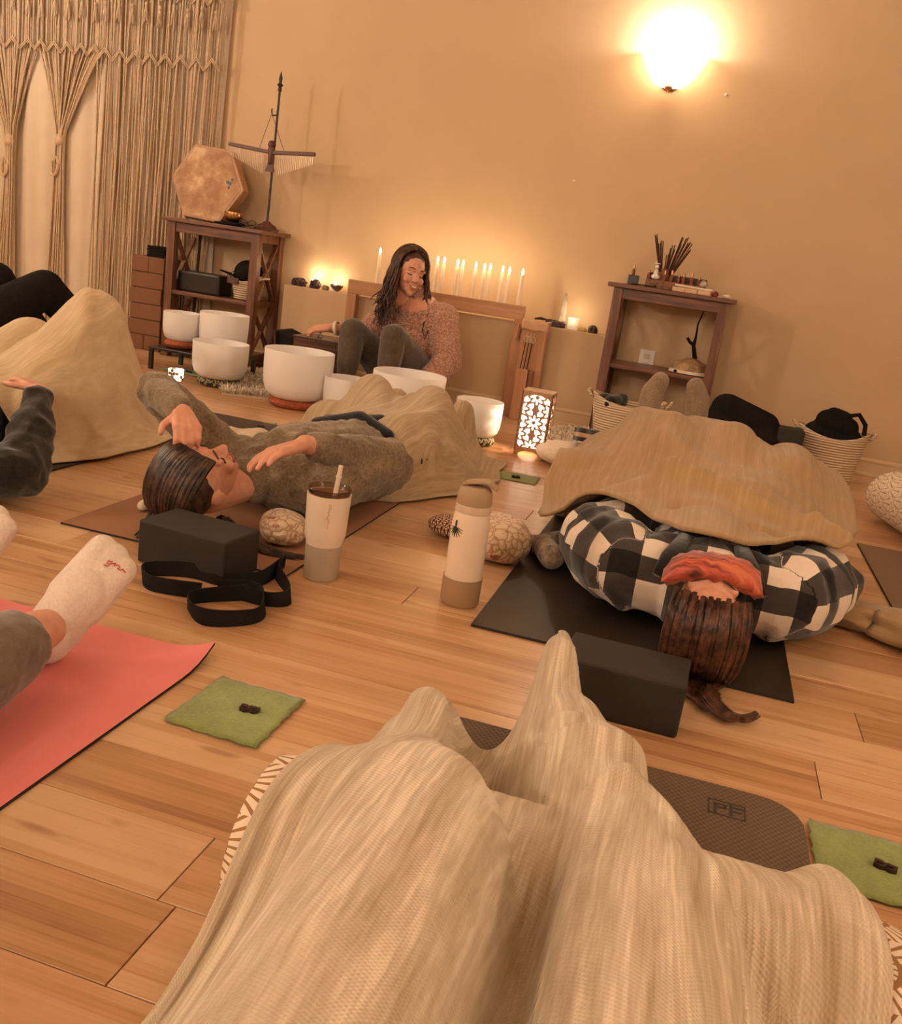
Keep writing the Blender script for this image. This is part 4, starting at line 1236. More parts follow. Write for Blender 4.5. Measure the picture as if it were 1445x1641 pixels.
FROST = NT('frosted_votive'); FROST.base((0.9, 0.82, 0.72)); FROST.p(Roughness=0.35, Transmission_Weight=0.5, Emission_Color=(1, 0.8, 0.6, 1), Emission_Strength=0.12); FROST = FROST.m
tealight(lx(497), 5.19, lz, 'lit tea light behind the amethyst clusters on the ledge', 0.7)
tealight(lx(531), 5.19, lz, 'lit tea light behind the tan pointed stone on the ledge', 0.5)
tealight(lx(927), 5.14, lz, 'lit tea light in a frosted cup between the stones by the incense shelf', 0.6, h=0.06, r=0.032)
rock('crystal_cluster', lx(899), 5.13, lz, (0.052, 0.026, 0.024), STONEA, 'long dark geode half beside the frosted tea light', 5)
rock('pebble', lx(945), 5.12, lz, (0.024, 0.018, 0.014), mk('citrine', (0.52, 0.36, 0.10), 0.25, 0.3, 30), 'rounded golden stone on the ledge', 6, spiky=0.1)
rock('crystal_cluster', lx(962), 5.12, lz, (0.026, 0.024, 0.026), STONEA, 'dark rough stone at the incense shelf end of the ledge', 7)
sx_ = lx(905)
tw = MB(); tw.lathe([(0, 0), (0.026, 0.0), (0.026, 0.03), (0.018, 0.06), (0.021, 0.085), (0.015, 0.115), (0.017, 0.14), (0.010, 0.175), (0, 0.19)], (sx_, 5.20, lz), 6)
tag(tw.build('selenite_tower', mk('selenite', (0.42, 0.33, 0.24), 0.4, 0.05, 20)), 'pale carved crystal tower behind the geode on the ledge', 'crystal')
# ------------------------------------------------------------------ cut-out lantern
la, lb_ = pz(822, 727), pz(869.6, 736)
lw = (lb_ - la).length; LH = 0.285; LD = 0.105
lc = (la + lb_) / 2 + Vector((0, LD / 2, 0))
t = thing('lantern', 'glowing wooden lantern with cut-out petal pattern on the floor', 'lantern', (lc.x, lc.y, 0))
LWD = mk('lantern_plywood', (0.46, 0.24, 0.12), 0.5, 0.1, 40)
def petal_hole(u, v, w_, h_):
    """u,v metres on the panel"""
    if min(u, w_ - u) < 0.010 or v < 0.038 or v > h_ - 0.012: return False
    s_ = 0.062
    for cx_, cy_ in ((w_ / 2, h_ * 0.53), (w_ * 0.5, h_ * 0.53 - 2 * s_ * 0.9), (w_ * 0.5, h_ * 0.53 + 2 * s_ * 0.9), (0, h_ * 0.53 - s_ * 0.9), (w_, h_ * 0.53 - s_ * 0.9), (0, h_ * 0.53 + s_ * 0.9), (w_, h_ * 0.53 + s_ * 0.9)):
        dx, dy = u - cx_, v - cy_
        r = math.hypot(dx, dy)
        if r > s_ * 1.05: continue
        a = math.atan2(dy, dx)
        for (n, off, r0, r1, wd) in ((8, 0.0, 0.10, 0.56, 0.20), (8, 0.3927, 0.50, 1.0, 0.24)):
            da = ((a - off) * n / (2 * PI) + 0.5) % 1 - 0.5
            da = da * 2 * PI / n
            x_, y_ = r * math.cos(da) / s_, r * math.sin(da) / s_
            m_ = (r0 + r1) / 2; hl = (r1 - r0) / 2
            tt = (x_ - m_) / hl
            if abs(tt) < 1 and abs(y_) < wd / 2 * (1 - tt * tt) ** 0.8:
                return True
    return False
def panel(w_, h_, M, name, nx, ny):
    b = MB(); vs = {}; fs = []
    V_ = []
    def vid(i, j, k):
        key = (i, j, k)
        if key not in vs:
            vs[key] = len(V_); V_.append(M @ Vector((w_ * i / nx, 0.003 * k, h_ * j / ny)))
        return vs[key]
    solid = {}
    for i in range(nx):
        for j in range(ny):
            u, v = w_ * (i + 0.5) / nx, h_ * (j + 0.5) / ny
            foot = v < 0.024 and abs(u - w_ / 2) < (w_ * 0.36) * math.sqrt(max(0, 1 - (v / 0.024) ** 2))
            solid[i, j] = not foot and not petal_hole(u, v, w_, h_)
    for (i, j), s_ in solid.items():
        if not s_: continue
        fs.append((vid(i, j, 0), vid(i + 1, j, 0), vid(i + 1, j + 1, 0), vid(i, j + 1, 0)))
        fs.append((vid(i, j, 1), vid(i, j + 1, 1), vid(i + 1, j + 1, 1), vid(i + 1, j, 1)))
        for di, dj, e in ((-1, 0, ((i, j), (i, j + 1))), (1, 0, ((i + 1, j + 1), (i + 1, j))), (0, -1, ((i + 1, j), (i, j))), (0, 1, ((i, j + 1), (i + 1, j + 1)))):
            if not solid.get((i + di, j + dj), False):
                (a, b_), (c, d) = e
                fs.append((vid(a, b_, 0), vid(c, d, 0), vid(c, d, 1), vid(a, b_, 1)))
    b.add(V_, fs)
    return b.build(name, LWD, t)
T0 = Matrix.Translation((la.x, la.y, 0))
panel(lw, LH, T0, 'front_panel', 54, 112)
panel(lw, LH, T0 @ Matrix.Translation((0, LD, 0)), 'back_panel', 36, 76)
panel(LD, LH, T0 @ Matrix.Translation((0.003, 0, 0)) @ Matrix.Rotation(PI / 2, 4, 'Z'), 'side_panel', 40, 96)
panel(LD, LH, T0 @ Matrix.Translation((lw, 0, 0)) @ Matrix.Rotation(PI / 2, 4, 'Z'), 'side_panel', 40, 96)
MB().box(la.x, la.x + lw, la.y, la.y + LD, LH, LH + 0.004).build('top_panel', mk('lantern_top', (0.62, 0.42, 0.26), 0.5, 0.2, 60), t)
GLOW = emitm('lantern_paper', (1.0, 0.84, 0.68), 1.7)
MB().box(la.x + 0.008, la.x + lw - 0.008, la.y + 0.006, la.y + 0.008, 0.03, LH - 0.006).build('paper_liner', GLOW, t)
MB().box(la.x + lw - 0.008, la.x + lw - 0.006, la.y + 0.01, la.y + LD - 0.01, 0.03, LH - 0.006).build('paper_liner', GLOW, t)
MB().box(la.x + 0.008, la.x + lw - 0.008, la.y + LD - 0.008, la.y + LD - 0.006, 0.03, LH - 0.006).build('paper_liner', GLOW, t)
MB().ball((lc.x, lc.y, 0.15), 0.014).build('bulb', BULB, t, smooth='all')
ld = bpy.data.lights.new('lantern_light', 'POINT'); ld.energy = 4.0; ld.color = (1, 0.76, 0.52); ld.shadow_soft_size = 0.008
lo = bpy.data.objects.new('lantern_light', ld); COL.objects.link(lo); lo.location = (lc.x - 0.005, lc.y, 0.17); lo.parent = t; lo.matrix_parent_inverse = Matrix.Translation(-ROOTLOC[t.name])

# ------------------------------------------------------------------ on and around the incense shelf
sz = SH
def sxp(x, y=460, Y=5.0): return py(x, y, Y).x
t = thing('incense_jar', 'small jar crammed with dark incense sticks on the wooden shelf', 'jar', (sxp(1060), 5.03, sz))
jx = sxp(1060)
MB().lathe([(0, 0.0), (0.030, 0.0), (0.036, 0.03), (0.032, 0.075), (0.026, 0.09), (0.028, 0.10), (0.022, 0.10), (0.024, 0.07), (0, 0.01)], (jx, 5.03, sz), 20).build('jar_body', mk('carved_soapstone', (0.22, 0.09, 0.045), 0.5, 0.5, 60), t, smooth=True)
ri = random.Random(9)
STICKS = mk('incense_stick', (0.075, 0.025, 0.014), 0.9, 0.4, 40)
for k in range(34):
    a = ri.uniform(-1, 1); yy = ri.uniform(-0.015, 0.015)
    ln = ri.uniform(0.19, 0.25) if abs(a) > 0.3 else ri.uniform(0.13, 0.23)
    x0 = jx + a * 0.015
    MB().tube([(x0, 5.03 + yy, sz + 0.03), (x0 + math.sin(a * 0.42 + 0.05) * ln, 5.03 + yy * 2.4, sz + 0.03 + math.cos(a * 0.42) * ln)], 0.0028, 5).build('incense_stick', STICKS, t)
# white figurine, black box, oil rack
fx_ = sxp(1047)
t = thing('figurine', 'small white seated figurine before the incense jar', 'figurine', (fx_, 4.985, sz + 0.042))
b = MB(); b.ball((fx_, 4.985, sz + 0.055), (0.022, 0.016, 0.014)); b.capsule((fx_, 4.985, sz + 0.06), 0.014, (fx_, 4.985, sz + 0.085), 0.009); b.ball((fx_, 4.985, sz + 0.105), 0.0105); b.build('body', WHITEP, t, smooth='all')
MB().lathe([(0, 0.118), (0.016, 0.118), (0.015, 0.122), (0, 0.123)], (fx_, 4.985, sz), 14).build('hat', WHITEP, t)
bxk = sxp(1013)
tag(MB().box(bxk - 0.026, bxk + 0.026, 4.955, 5.005, sz, sz + 0.048).build('black_box', BLACKG, bevel=0.003), 'small black cube box on the incense shelf corner', 'box')
def oil_bottle(x, y, z, label, s_=1.0):
    t = thing('oil_bottle', label, 'bottle', (x, y, z), 0, 'small essential oil bottles on the incense shelf')
    MB().lathe([(0, 0), (0.010 * s_, 0), (0.0105 * s_, 0.026 * s_), (0.005 * s_, 0.032 * s_), (0.005 * s_, 0.036 * s_), (0, 0.036 * s_)], (x, y, z), 12).build('glass', mk('amber_glass', (0.20, 0.055, 0.018), 0.15, 0.2, 30, coat=0.5), t, smooth=True)
    MB().lathe([(0, 0.036 * s_), (0.0065 * s_, 0.036 * s_), (0.006 * s_, 0.056 * s_), (0, 0.057 * s_)], (x, y, z), 12).build('cap', BRASS, t, smooth=True)
oil_bottle(sxp(1011), 4.98, sz + 0.048, 'small amber oil bottle standing on the black cube box', 0.9)
r0, r1 = sxp(1033), sxp(1131)
t = thing('bottle_rack', 'carved wooden tray holding a row of oil bottles', 'tray', ((r0 + r1) / 2, 4.99, sz))
CARV = mk('carved_tray_wood', (0.20, 0.085, 0.035), 0.6, 0.6, 90, 0.8, 90)
MB().box(r0, r1, 4.962, 5.018, sz, sz + 0.040).build('tray', CARV, t, bevel=0.003)
MB().box(r0, r1, 5.020, 5.032, sz, sz + 0.075).build('back_board', mk('dark_tray_back', (0.06, 0.03, 0.02), 0.5, 0.6, 60), t, bevel=0.004)
for k, x in enumerate((1036, 1062, 1073, 1085, 1093, 1106, 1118)):
    oil_bottle(sxp(x), 4.985, sz + 0.040, 'small amber oil bottle in the carved tray', 0.82 + 0.1 * (k % 3))
rock('crystal_point', sxp(1126), 4.985, sz + 0.040, (0.022, 0.012, 0.018), mk('zebra_stone', (0.35, 0.28, 0.24), 0.3, 0.95, 25), 'black and white stone at the end of the carved tray', 12)
for k in range(3):
    x0 = sxp(1079) + 0.062 * k
    tag(MB().box(x0, x0 + 0.060, 4.905, 4.945, sz, sz + 0.022).build('card_box', mk('cream_card', (0.66, 0.42, 0.24), 0.6, 0.08, 30), bevel=0.002), 'cream card box in the row before the oil bottle tray', 'box', 'cream card boxes on the incense shelf')
tag(MB().tube([(sxp(1081), 4.95, sz + 0.03), (sxp(1143), 4.955, sz + 0.026)], 0.006, 8).build('paper_tube', CREAM, smooth=True), 'thin cream paper tube behind the card boxes', 'tube')
tag(MB().tube([(sxp(1012), 4.93, sz + 0.005), (sxp(1048), 4.925, sz + 0.006), (sxp(1052), 4.925, sz + 0.012)], [0.003, 0.004, 0.008], 8).build('pipe', BLACKG, smooth=True), 'thin black pipe lying at the front of the incense shelf', 'pipe')
rock('ribbon_bow', sxp(1148), 4.93, sz, (0.016, 0.014, 0.016), mk('red_ribbon', (0.22, 0.03, 0.02), 0.6, 0.3, 50), 'red knotted ribbon at the end of the card boxes', 15, 'ribbon', 0.5)
rock('shell', sxp(1168), 5.06, sz, (0.022, 0.018, 0.012), CREAM, 'white sea shell on the back corner of the incense shelf', 16, 'shell', 0.15)
# turtle shell and antler-like black stick on the middle shelf
q = py(1103, 603, 5.02)
ms = 0.384
t = thing('turtle_shell', 'mottled tan turtle shell on the middle shelf below the incense', 'shell', (q.x, 5.03, ms))
rows_ = []
for i in range(12):
    v = i / 11
    rows_.append([Vector((q.x + (0.098 + 0.010 * math.sin(3 * a)) * math.sin(v * PI / 2) * math.cos(a), 5.03 + 0.07 * math.sin(v * PI / 2) * math.sin(a), ms + 0.012 + 0.068 * math.cos(v * PI / 2) + 0.003 * math.sin(v * 14))) for a in [2 * PI * j / 28 for j in range(28)]])
TURT = mk('turtle_scute', (0.34, 0.20, 0.10), 0.5, 0.55, 28, 0.5, 60)
MB().grid(rows_, close=True).build('carapace', TURT, t, smooth='all', solid=0.006)
rm_ = MB(); rm_.lathe([(0.075, 0.0), (0.108, 0.004), (0.104, 0.018), (0.085, 0.020)], (0, 0, 0), 28, M=Matrix.Diagonal((1, 0.74, 1))); 
rm_.v = [(x + q.x, y + 5.03, z + ms) for x, y, z in rm_.v]; rm_.build('rim', CREAM, t, smooth=True)
for dx in (-0.07, -0.018):
    MB().ball((q.x + dx, 5.03 - 0.071, ms + 0.012), (0.009, 0.005, 0.007), n=10, mseg=6).build('dark_opening', BLACKC, t, smooth='all')
a1 = py(1113, 575, 5.05); a2 = py(1101, 541, 5.05); a3 = py(1118, 520, 5.05); a4 = py(1128, 498, 5.05); a5 = py(1111, 553, 5.05)
t = thing('forked_stick', 'black forked branch rising behind the turtle shell', 'branch', (a1.x, 5.05, ms + 0.05))
MB().tube([(a1.x, 5.05, ms), a1, a5, py(1115, 540, 5.05), a3, a4], [0.012, 0.012, 0.010, 0.006, 0.004, 0.003], 8).build('main_branch', BLACKC, t, smooth=True)
MB().tube([a5, py(1105, 548, 5.05), a2], [0.009, 0.008, 0.007], 8).build('side_branch', BLACKC, t, smooth=True)
# storage baskets
def cloth_heap(name, c, r, mat_, label, seed, cat='cloth', n=5):
    prims = []
    rr = random.Random(seed)
    for k in range(n):
        a = Vector((c[0] + rr.uniform(-1, 1) * r[0] * 0.6, c[1] + rr.uniform(-1, 1) * r[1] * 0.6, c[2] + rr.uniform(0, 1) * r[2] * 0.7))
        b_ = a + Vector((rr.uniform(-1, 1) * r[0] * 0.7, rr.uniform(-0.5, 0.5) * r[1], rr.uniform(-0.4, 0.5) * r[2]))
        prims.append(('c', a, r[2] * rr.uniform(0.3, 0.5), b_, r[2] * rr.uniform(0.3, 0.45)))
    return tag(blob(name, prims, mat_, None, 0.008, 3), label, cat)
basket('rope_basket', (-0.33, 4.70), 0.165, 0.12, 0.24, 'oval cream rope basket of clothes at the foot of the incense shelf')
cloth_heap('clothes_pile', (-0.33, 4.70, 0.17), (0.13, 0.09, 0.09), DARKSWEAT, 'dark folded clothes heaped in the oval basket by the incense shelf', 31)
bq = pz(1332, 781)
basket('rope_basket', (bq.x - 0.03, 4.86), 0.150, 0.12, 0.24, 'cream rope basket stuffed with a black bag against the wall')
BX = bq.x - 0.03
bago = tag(blob('black_bag', [('c', (BX - 0.08, 4.86, 0.22), 0.06, (BX + 0.08, 4.86, 0.21), 0.06), ('c', (BX - 0.04, 4.85, 0.29), 0.055, (BX + 0.06, 4.85, 0.27), 0.05), ('c', (BX - 0.02, 4.84, 0.325), 0.035, (BX + 0.03, 4.84, 0.315), 0.035)], BLACKC, None, 0.008, 3), 'black soft bag stuffed in the rope basket against the wall', 'bag')
MB().tube([(bq.x + 0.02, 4.83, 0.33), (bq.x + 0.06, 4.82, 0.345), (bq.x + 0.10, 4.83, 0.30), (bq.x + 0.105, 4.83, 0.25)], 0.006, 6, flat=2.0).build('webbing_loop', WEB, bago, smooth=True)
kq = py(1200, 640, 4.7)
t = thing('duffel_bag', 'black duffel bags piled on the floor by the incense shelf', 'bag', (0.27, 4.72, 0))
blob('body', [('c', (0.13, 4.70, 0.16), 0.13, (0.36, 4.72, 0.13), 0.12), ('c', (0.13, 4.70, 0.28), 0.075, (0.33, 4.70, 0.24), 0.055)], BLACKC, t, 0.012, 4)
MB().box(0.38, 0.50, 4.62, 4.74, 0.0, 0.245).build('side_case', mk('black_canvas', (0.02, 0.016, 0.013), 0.8, 0.5, 120, 0.5, 300), t, bevel=0.015)
# fluffy cushion with a small hand drum on it
cq = Vector((-0.47, 4.05, 0))
def pillow(name, c, rx, ry, rz, mat_, label, cat='cushion', rot=0.0, tilt=(0, 0), seed=0, uvs=1.0, sq=0.55):
    """stuffed square-ish pillow: superellipse with pinched corners, wrinkled"""
    P = []; U = []
    n, mm = 40, 18
    Mr = Matrix.Translation(c) @ Matrix.Rotation(rot, 4, 'Z') @ Matrix.Rotation(tilt[0], 4, 'X') @ Matrix.Rotation(tilt[1], 4, 'Y')
    for i in range(mm + 1):
        ph = -PI / 2 + PI * i / mm
        row = []; ur = []
        for j in range(n + 1):
            a = 2 * PI * j / n
            sg = lambda v, e: math.copysign(abs(v) ** e, v)
            x = rx * sg(math.cos(ph), 0.55) * sg(math.cos(a), sq)
            y = ry * sg(math.cos(ph), 0.55) * sg(math.sin(a), sq)
            z = rz * sg(math.sin(ph), 0.9)
            wz = 0.12 * rz * mnoise.noise(Vector((x * 22 + seed, y * 22, z * 14)))
            row.append(Mr @ Vector((x, y, z + rz + wz))); ur.append((x * uvs + 5, y * uvs + 5 + z * uvs))
        P.append(row); U.append(ur)
    return tag(MB().grid(P, U).build(name, mat_, smooth='all'), label, cat)
pillow('fluffy_cushion', cq, 0.175, 0.15, 0.042, FURM, 'ivory fluffy cushion on the floor beside the lantern', rot=0.3)
t = thing('hand_drum', 'small round hand drum with black stripes on the ivory cushion', 'drum', (-0.40, 4.03, 0.085))
Md = Matrix.Rotation(math.radians(-10), 3, 'X')
def dring(r, z0, z1, m_, nm_):
    MB().lathe([(r, z0), (r, z1), (r - 0.006, z1), (r - 0.006, z0), (r, z0)], (-0.38, 4.06, 0.103), 40, M=Md).build(nm_, m_, t, smooth=True)
dring(0.115, 0.0, 0.018, BLACKG, 'stripe'); dring(0.114, 0.018, 0.036, OAKX, 'shell'); dring(0.115, 0.036, 0.056, BLACKG, 'stripe')
MB().lathe([(0, 0.010), (0.109, 0.010), (0.109, 0.014), (0, 0.014)], (-0.38, 4.06, 0.103), 40, M=Md).build('drumhead', drum_skin(), t)

# ------------------------------------------------------------------ mats on the floor
def mat_sheet(name, x0, x1, y0, y1, mats, label, th=0.006, rnd=0.03, curl=None, corner_r=0.0):
    """yoga mat: rounded rectangle with a dark underside, optional lifted corner"""
    nx, ny = 26, 60
    b = MB()
    def pt(i, j, k):
        x = x0 + (x1 - x0) * i / nx; y = y0 + (y1 - y0) * j / ny; z = 0.0
        if curl:
            cx_, cy_, rad, hh = curl
            d = max(0, 1 - math.hypot(x - cx_, y - cy_) / rad)
            z = hh * d * d
        if corner_r:
            for qx, sx_ in ((x0, 1), (x1, -1)):
                for qy, sy_ in ((y0, 1), (y1, -1)):
                    dx, dy = (x - qx) * sx_, (y - qy) * sy_
                    if dx < corner_r and dy < corner_r:
                        ux, uy = corner_r - dx, corner_r - dy
                        mxx = max(ux, uy); l_ = math.hypot(ux, uy)
                        if l_ > 1e-6:
                            f_ = mxx / l_
                            x = qx + sx_ * (corner_r - ux * f_); y = qy + sy_ * (corner_r - uy * f_)
        return Vector((x, y, z + 0.0005 + th * k))
    b.cur = 0
    b.grid([[pt(i, j, 1) for j in range(ny + 1)] for i in range(nx + 1)])
    b.cur = 1
    b.grid([[pt(i, j, 0) for j in range(ny + 1)] for i in range(nx + 1)][::-1])
    bd = [(i, 0) for i in range(nx)] + [(nx, j) for j in range(ny)] + [(i, ny) for i in range(nx, 0, -1)] + [(0, j) for j in range(ny, 0, -1)]
    b.grid([[pt(i, j, k) for i, j in bd] for k in (0, 1)], close=True)
    return tag(b.build(name, mats, smooth=30), label, 'mat')
RUB = mk('mat_underside', (0.014, 0.010, 0.008), 0.8)
def mat_top(name, col, rough=0.65, ribs=0.0):
    t_ = NT(name); co = t_.coord('Object'); nz = t_.noise(co, 12, 4)
    t_.base(t_.mix(t_.math('MULTIPLY', nz, 0.25), col, tuple(c * 0.6 for c in col))); t_.p(Roughness=rough, Specular_IOR_Level=0.3)
    if ribs:
        sep = t_.n('SeparateXYZ'); t_.t.links.new(co, sep.inputs[0])
        s1 = t_.math('SINE', t_.math('MULTIPLY', sep.outputs[0], 6.2832 * ribs)); s2 = t_.math('SINE', t_.math('MULTIPLY', sep.outputs[1], 6.2832 * ribs * 0.8))
        k = t_.math('MULTIPLY_ADD', t_.math('MULTIPLY', s1, s2), 0.5, 0.5)
        t_.base(t_.mix(k, tuple(c * 0.55 for c in col), col))
        t_.bump(k, 0.6, 0.002)
    else:
        t_.bump(t_.noise(co, 500, 2), 0.15, 0.001)
    return t_.m
PINKM = mat_top('coral_mat', (0.80, 0.235, 0.22))
mat_sheet('yoga_mat', -1.41, -0.785, -0.25, 1.497, [PINKM, RUB], 'coral pink yoga mat with a lifted corner under the white socked feet', curl=(-0.785, 1.497, 0.11, 0.028))
mat_sheet('yoga_mat', -1.50, -0.866, 1.98, 3.72, [mat_top('brown_mat', (0.34, 0.165, 0.085)), RUB], 'brown yoga mat under the person in the olive sweater', th=0.005)
mat_sheet('yoga_mat', -0.392, 0.317, 1.955, 3.75, [mat_top('black_mat', (0.024, 0.018, 0.012), 0.42), RUB], 'black yoga mat under the person in plaid')
GM = mat_sheet('yoga_mat', -0.36, 0.297, -0.25, 1.512, [mat_top('grey_mat', (0.185, 0.125, 0.080), 0.8, 95), RUB], 'grey ribbed yoga mat with rounded corners under the cream throw', corner_r=0.07)
mat_sheet('yoga_mat', -2.50, -1.835, 1.35, 3.05, [mat_top('charcoal_mat', (0.055, 0.042, 0.032)), RUB], 'charcoal yoga mat under the person in the dark sweatshirt')
mat_sheet('yoga_mat', 0.652, 1.30, 1.85, 3.58, [mat_top('taupe_mat', (0.21, 0.135, 0.082)), RUB], 'taupe yoga mat under the swirl printed bolster')
mat_sheet('yoga_mat', -3.30, -2.66, 2.2, 3.95, [mat_top('slate_mat', (0.05, 0.04, 0.03)), RUB], 'slate yoga mat under the person in black trousers')
mq = [pz(*p) for p in ((335, 668), (430, 668), (420, 690), (330, 700))]
mat_sheet('yoga_mat', -2.02, -1.56, 3.18, 3.62, [mat_top('dark_small_mat', (0.07, 0.05, 0.036)), RUB], 'small dark mat on the floor past the raised hand of the person in olive')
# emblem on the grey mat
LOGO = mk('mat_emblem', (0.035, 0.024, 0.016), 0.7)
e0 = pz(1187, 1300); b = MB()
Me = Matrix.Translation((0.175, 1.437, 0.0066))
for (x0, x1, y0_, y1_) in ((-0.030, 0.030, 0.020, 0.0225), (-0.030, 0.030, -0.0225, -0.020), (-0.030, -0.0275, -0.0225, 0.0225), (0.0275, 0.030, -0.0225, 0.0225), (-0.021, -0.016, -0.020, 0.013), (-0.016, -0.002, 0.009, 0.013), (-0.016, -0.002, -0.001, 0.003), (-0.004, 0.0, 0.0, 0.013), (0.004, 0.009, -0.015, 0.020), (0.009, 0.028, 0.008, 0.013), (0.009, 0.024, -0.004, 0.001)):
    b.box(x0, x1, y0_, y1_, 0, 0.0006, Me)
b.build('square_emblem', LOGO, GM, label='dark square letter emblem')

# ------------------------------------------------------------------ green felt squares with a chocolate each
def felt(corners, label, clabel, cpos, seed, crot=0.0):
    P = []
    n = 14
    rr = random.Random(seed)
    c = [Vector(q) for q in corners]
    for i in range(n + 1):
        u = i / n; row = []
        for j in range(n + 1):
            v = j / n
            p = (c[0] * (1 - u) + c[1] * u) * (1 - v) + (c[3] * (1 - u) + c[2] * u) * v
            e = max(abs(u - 0.5), abs(v - 0.5)) * 2
            p = p + Vector((0.0025 * math.sin(v * 31 + seed) * (1 if u in (0, 1) else 0), 0.0025 * math.sin(u * 27 + seed) * (1 if v in (0, 1) else 0), 0.0025 + 0.003 * max(0, e - 0.7) * (1 + math.sin(9 * u + 7 * v + seed))))
            row.append(p)
        P.append(row)
    tag(MB().grid(P).build('felt_square', FELT, smooth='all', solid=0.0022), label, 'felt square')
    b = MB()
    M_ = Matrix.Translation(Vector(cpos) + Vector((0, 0, 0.0032))) @ Matrix.Rotation(crot, 4, 'Z')
    poly = [(-0.017, 0.009), (-0.006, 0.004), (0, 0.006), (0.006, 0.004), (0.017, 0.008), (0.017, -0.004), (0.008, -0.009), (0.001, -0.006), (-0.006, -0.010), (-0.016, -0.007)]
    b.prism(poly, 0, 0.009, M_)
    b.box(-0.014, -0.004, -0.004, 0.004, 0.009, 0.0115, M_); b.box(0.001, 0.012, -0.004, 0.003, 0.009, 0.0115, M_)
    tag(b.build('chocolate', CHOC, bevel=0.0012), clabel, 'chocolate')
def sq(cx_, cy_, w_, h_, r=0.0):
    return [Vector((cx_ + math.cos(r) * x - math.sin(r) * y, cy_ + math.sin(r) * x + math.cos(r) * y, 0)) for x, y in ((-w_ / 2, -h_ / 2), (w_ / 2, -h_ / 2), (w_ / 2, h_ / 2), (-w_ / 2, h_ / 2))]
felt([pz(260, 1157), pz(408, 1203), pz(488, 1125), pz(355, 1088)], 'green felt square on the floor beside the coral pink mat', 'butterfly shaped dark chocolate on the felt beside the coral pink mat', pz(399, 1143), 1, 0.1)
felt(sq(0.39, 1.39, 0.170, 0.18), 'green felt square on the floor beside the grey ribbed mat', 'butterfly shaped dark chocolate on the felt beside the grey ribbed mat', pz(1416, 1396), 2, -0.3)
felt(sq(-0.622, 3.555, 0.165, 0.145, 0.05), 'green felt square on the floor in front of the glowing lantern', 'small dark chocolate on the felt before the lantern', pz(826, 767), 3, 0.2)
fq = pz(400, 683)
felt(sq(fq.x + 0.02, fq.y + 0.02, 0.17, 0.17, 0.5), 'green felt square on the floor beyond the olive sweater', 'small dark chocolate on the felt beyond the olive sweater', (fq.x + 0.05, fq.y - 0.0, 0), 4, 0.4)
felt(sq(-2.64, 4.50, 0.26, 0.15), 'green felt square on the floor beneath the low black table', 'small dark chocolate on the felt beneath the low black table', (-2.63, 4.48, 0), 5)

# ------------------------------------------------------------------ foam blocks, strap, bottles
DKB = mk('dark_brown_foam', (0.015, 0.0105, 0.007), 0.7, 0.12, 120, 0.25, 500)
def yblock(p0, ang, L, W_, H_, label):
    M_ = Matrix.Translation((p0[0], p0[1], 0.0005)) @ Matrix.Rotation(ang, 4, 'Z')
    tag(MB().box(0, L, 0, W_, 0, H_, M_).build('yoga_block', DKB, bevel=0.008, seg=3), label, 'yoga block')
yblock((-1.198, 1.862), -0.10, 0.243, 0.145, 0.105, 'dark foam yoga block behind the black strap, at the head of the person in olive')
yblock((-0.150, 1.655), -0.02, 0.235, 0.150, 0.105, 'dark foam yoga block at the crown of the person in plaid, beside the throw')
def ribbon(paths, name, label, hgt=0.036, mat_=WEB, cat='strap'):
    b = MB()
    for pts in paths:
        # smooth path
        P = [Vector(p) for p in pts]
        sm = []
        for i in range(len(P) - 1):
            p0, p1, p2, p3 = P[max(i - 1, 0)], P[i], P[i + 1], P[min(i + 2, len(P) - 1)]
            for k in range(6):
                u = k / 6
                sm.append(0.5 * ((2 * p1) + (-p0 + p2) * u + (2 * p0 - 5 * p1 + 4 * p2 - p3) * u * u + (-p0 + 3 * p1 - 3 * p2 + p3) * u ** 3))
        sm.append(P[-1])
        rows_ = [[], [], [], []]
        for i, p in enumerate(sm):
            d = sm[min(i + 1, len(sm) - 1)] - sm[max(i - 1, 0)]; d.z = 0
            nrm = Vector((-d.y, d.x, 0)).normalized() * 0.0014
            tw = Vector((0.006 * math.sin(i * 0.35), 0.006 * math.cos(i * 0.3), 0))
            rows_[0].append(p - nrm); rows_[1].append(p + nrm); rows_[2].append(p + nrm + tw + Vector((0, 0, hgt))); rows_[3].append(p - nrm + tw + Vector((0, 0, hgt)))
        rows_.append(rows_[0])
        b.grid(rows_)
    return tag(b.build(name, mat_, smooth=50), label, cat)
def fp(*l): return [pz(x, y, 0.001) for x, y in l]
ribbon([fp((320, 960), (240, 946), (236, 925), (300, 925), (360, 940), (420, 938), (455, 912), (440, 925), (466, 966), (430, 972), (380, 960)),
        fp((395, 962), (310, 968), (306, 985), (330, 1003), (395, 1002), (423, 990), (420, 968), (395, 955), (350, 955))], 'yoga_strap', 'black webbing yoga strap looped on the floor before the dark block')

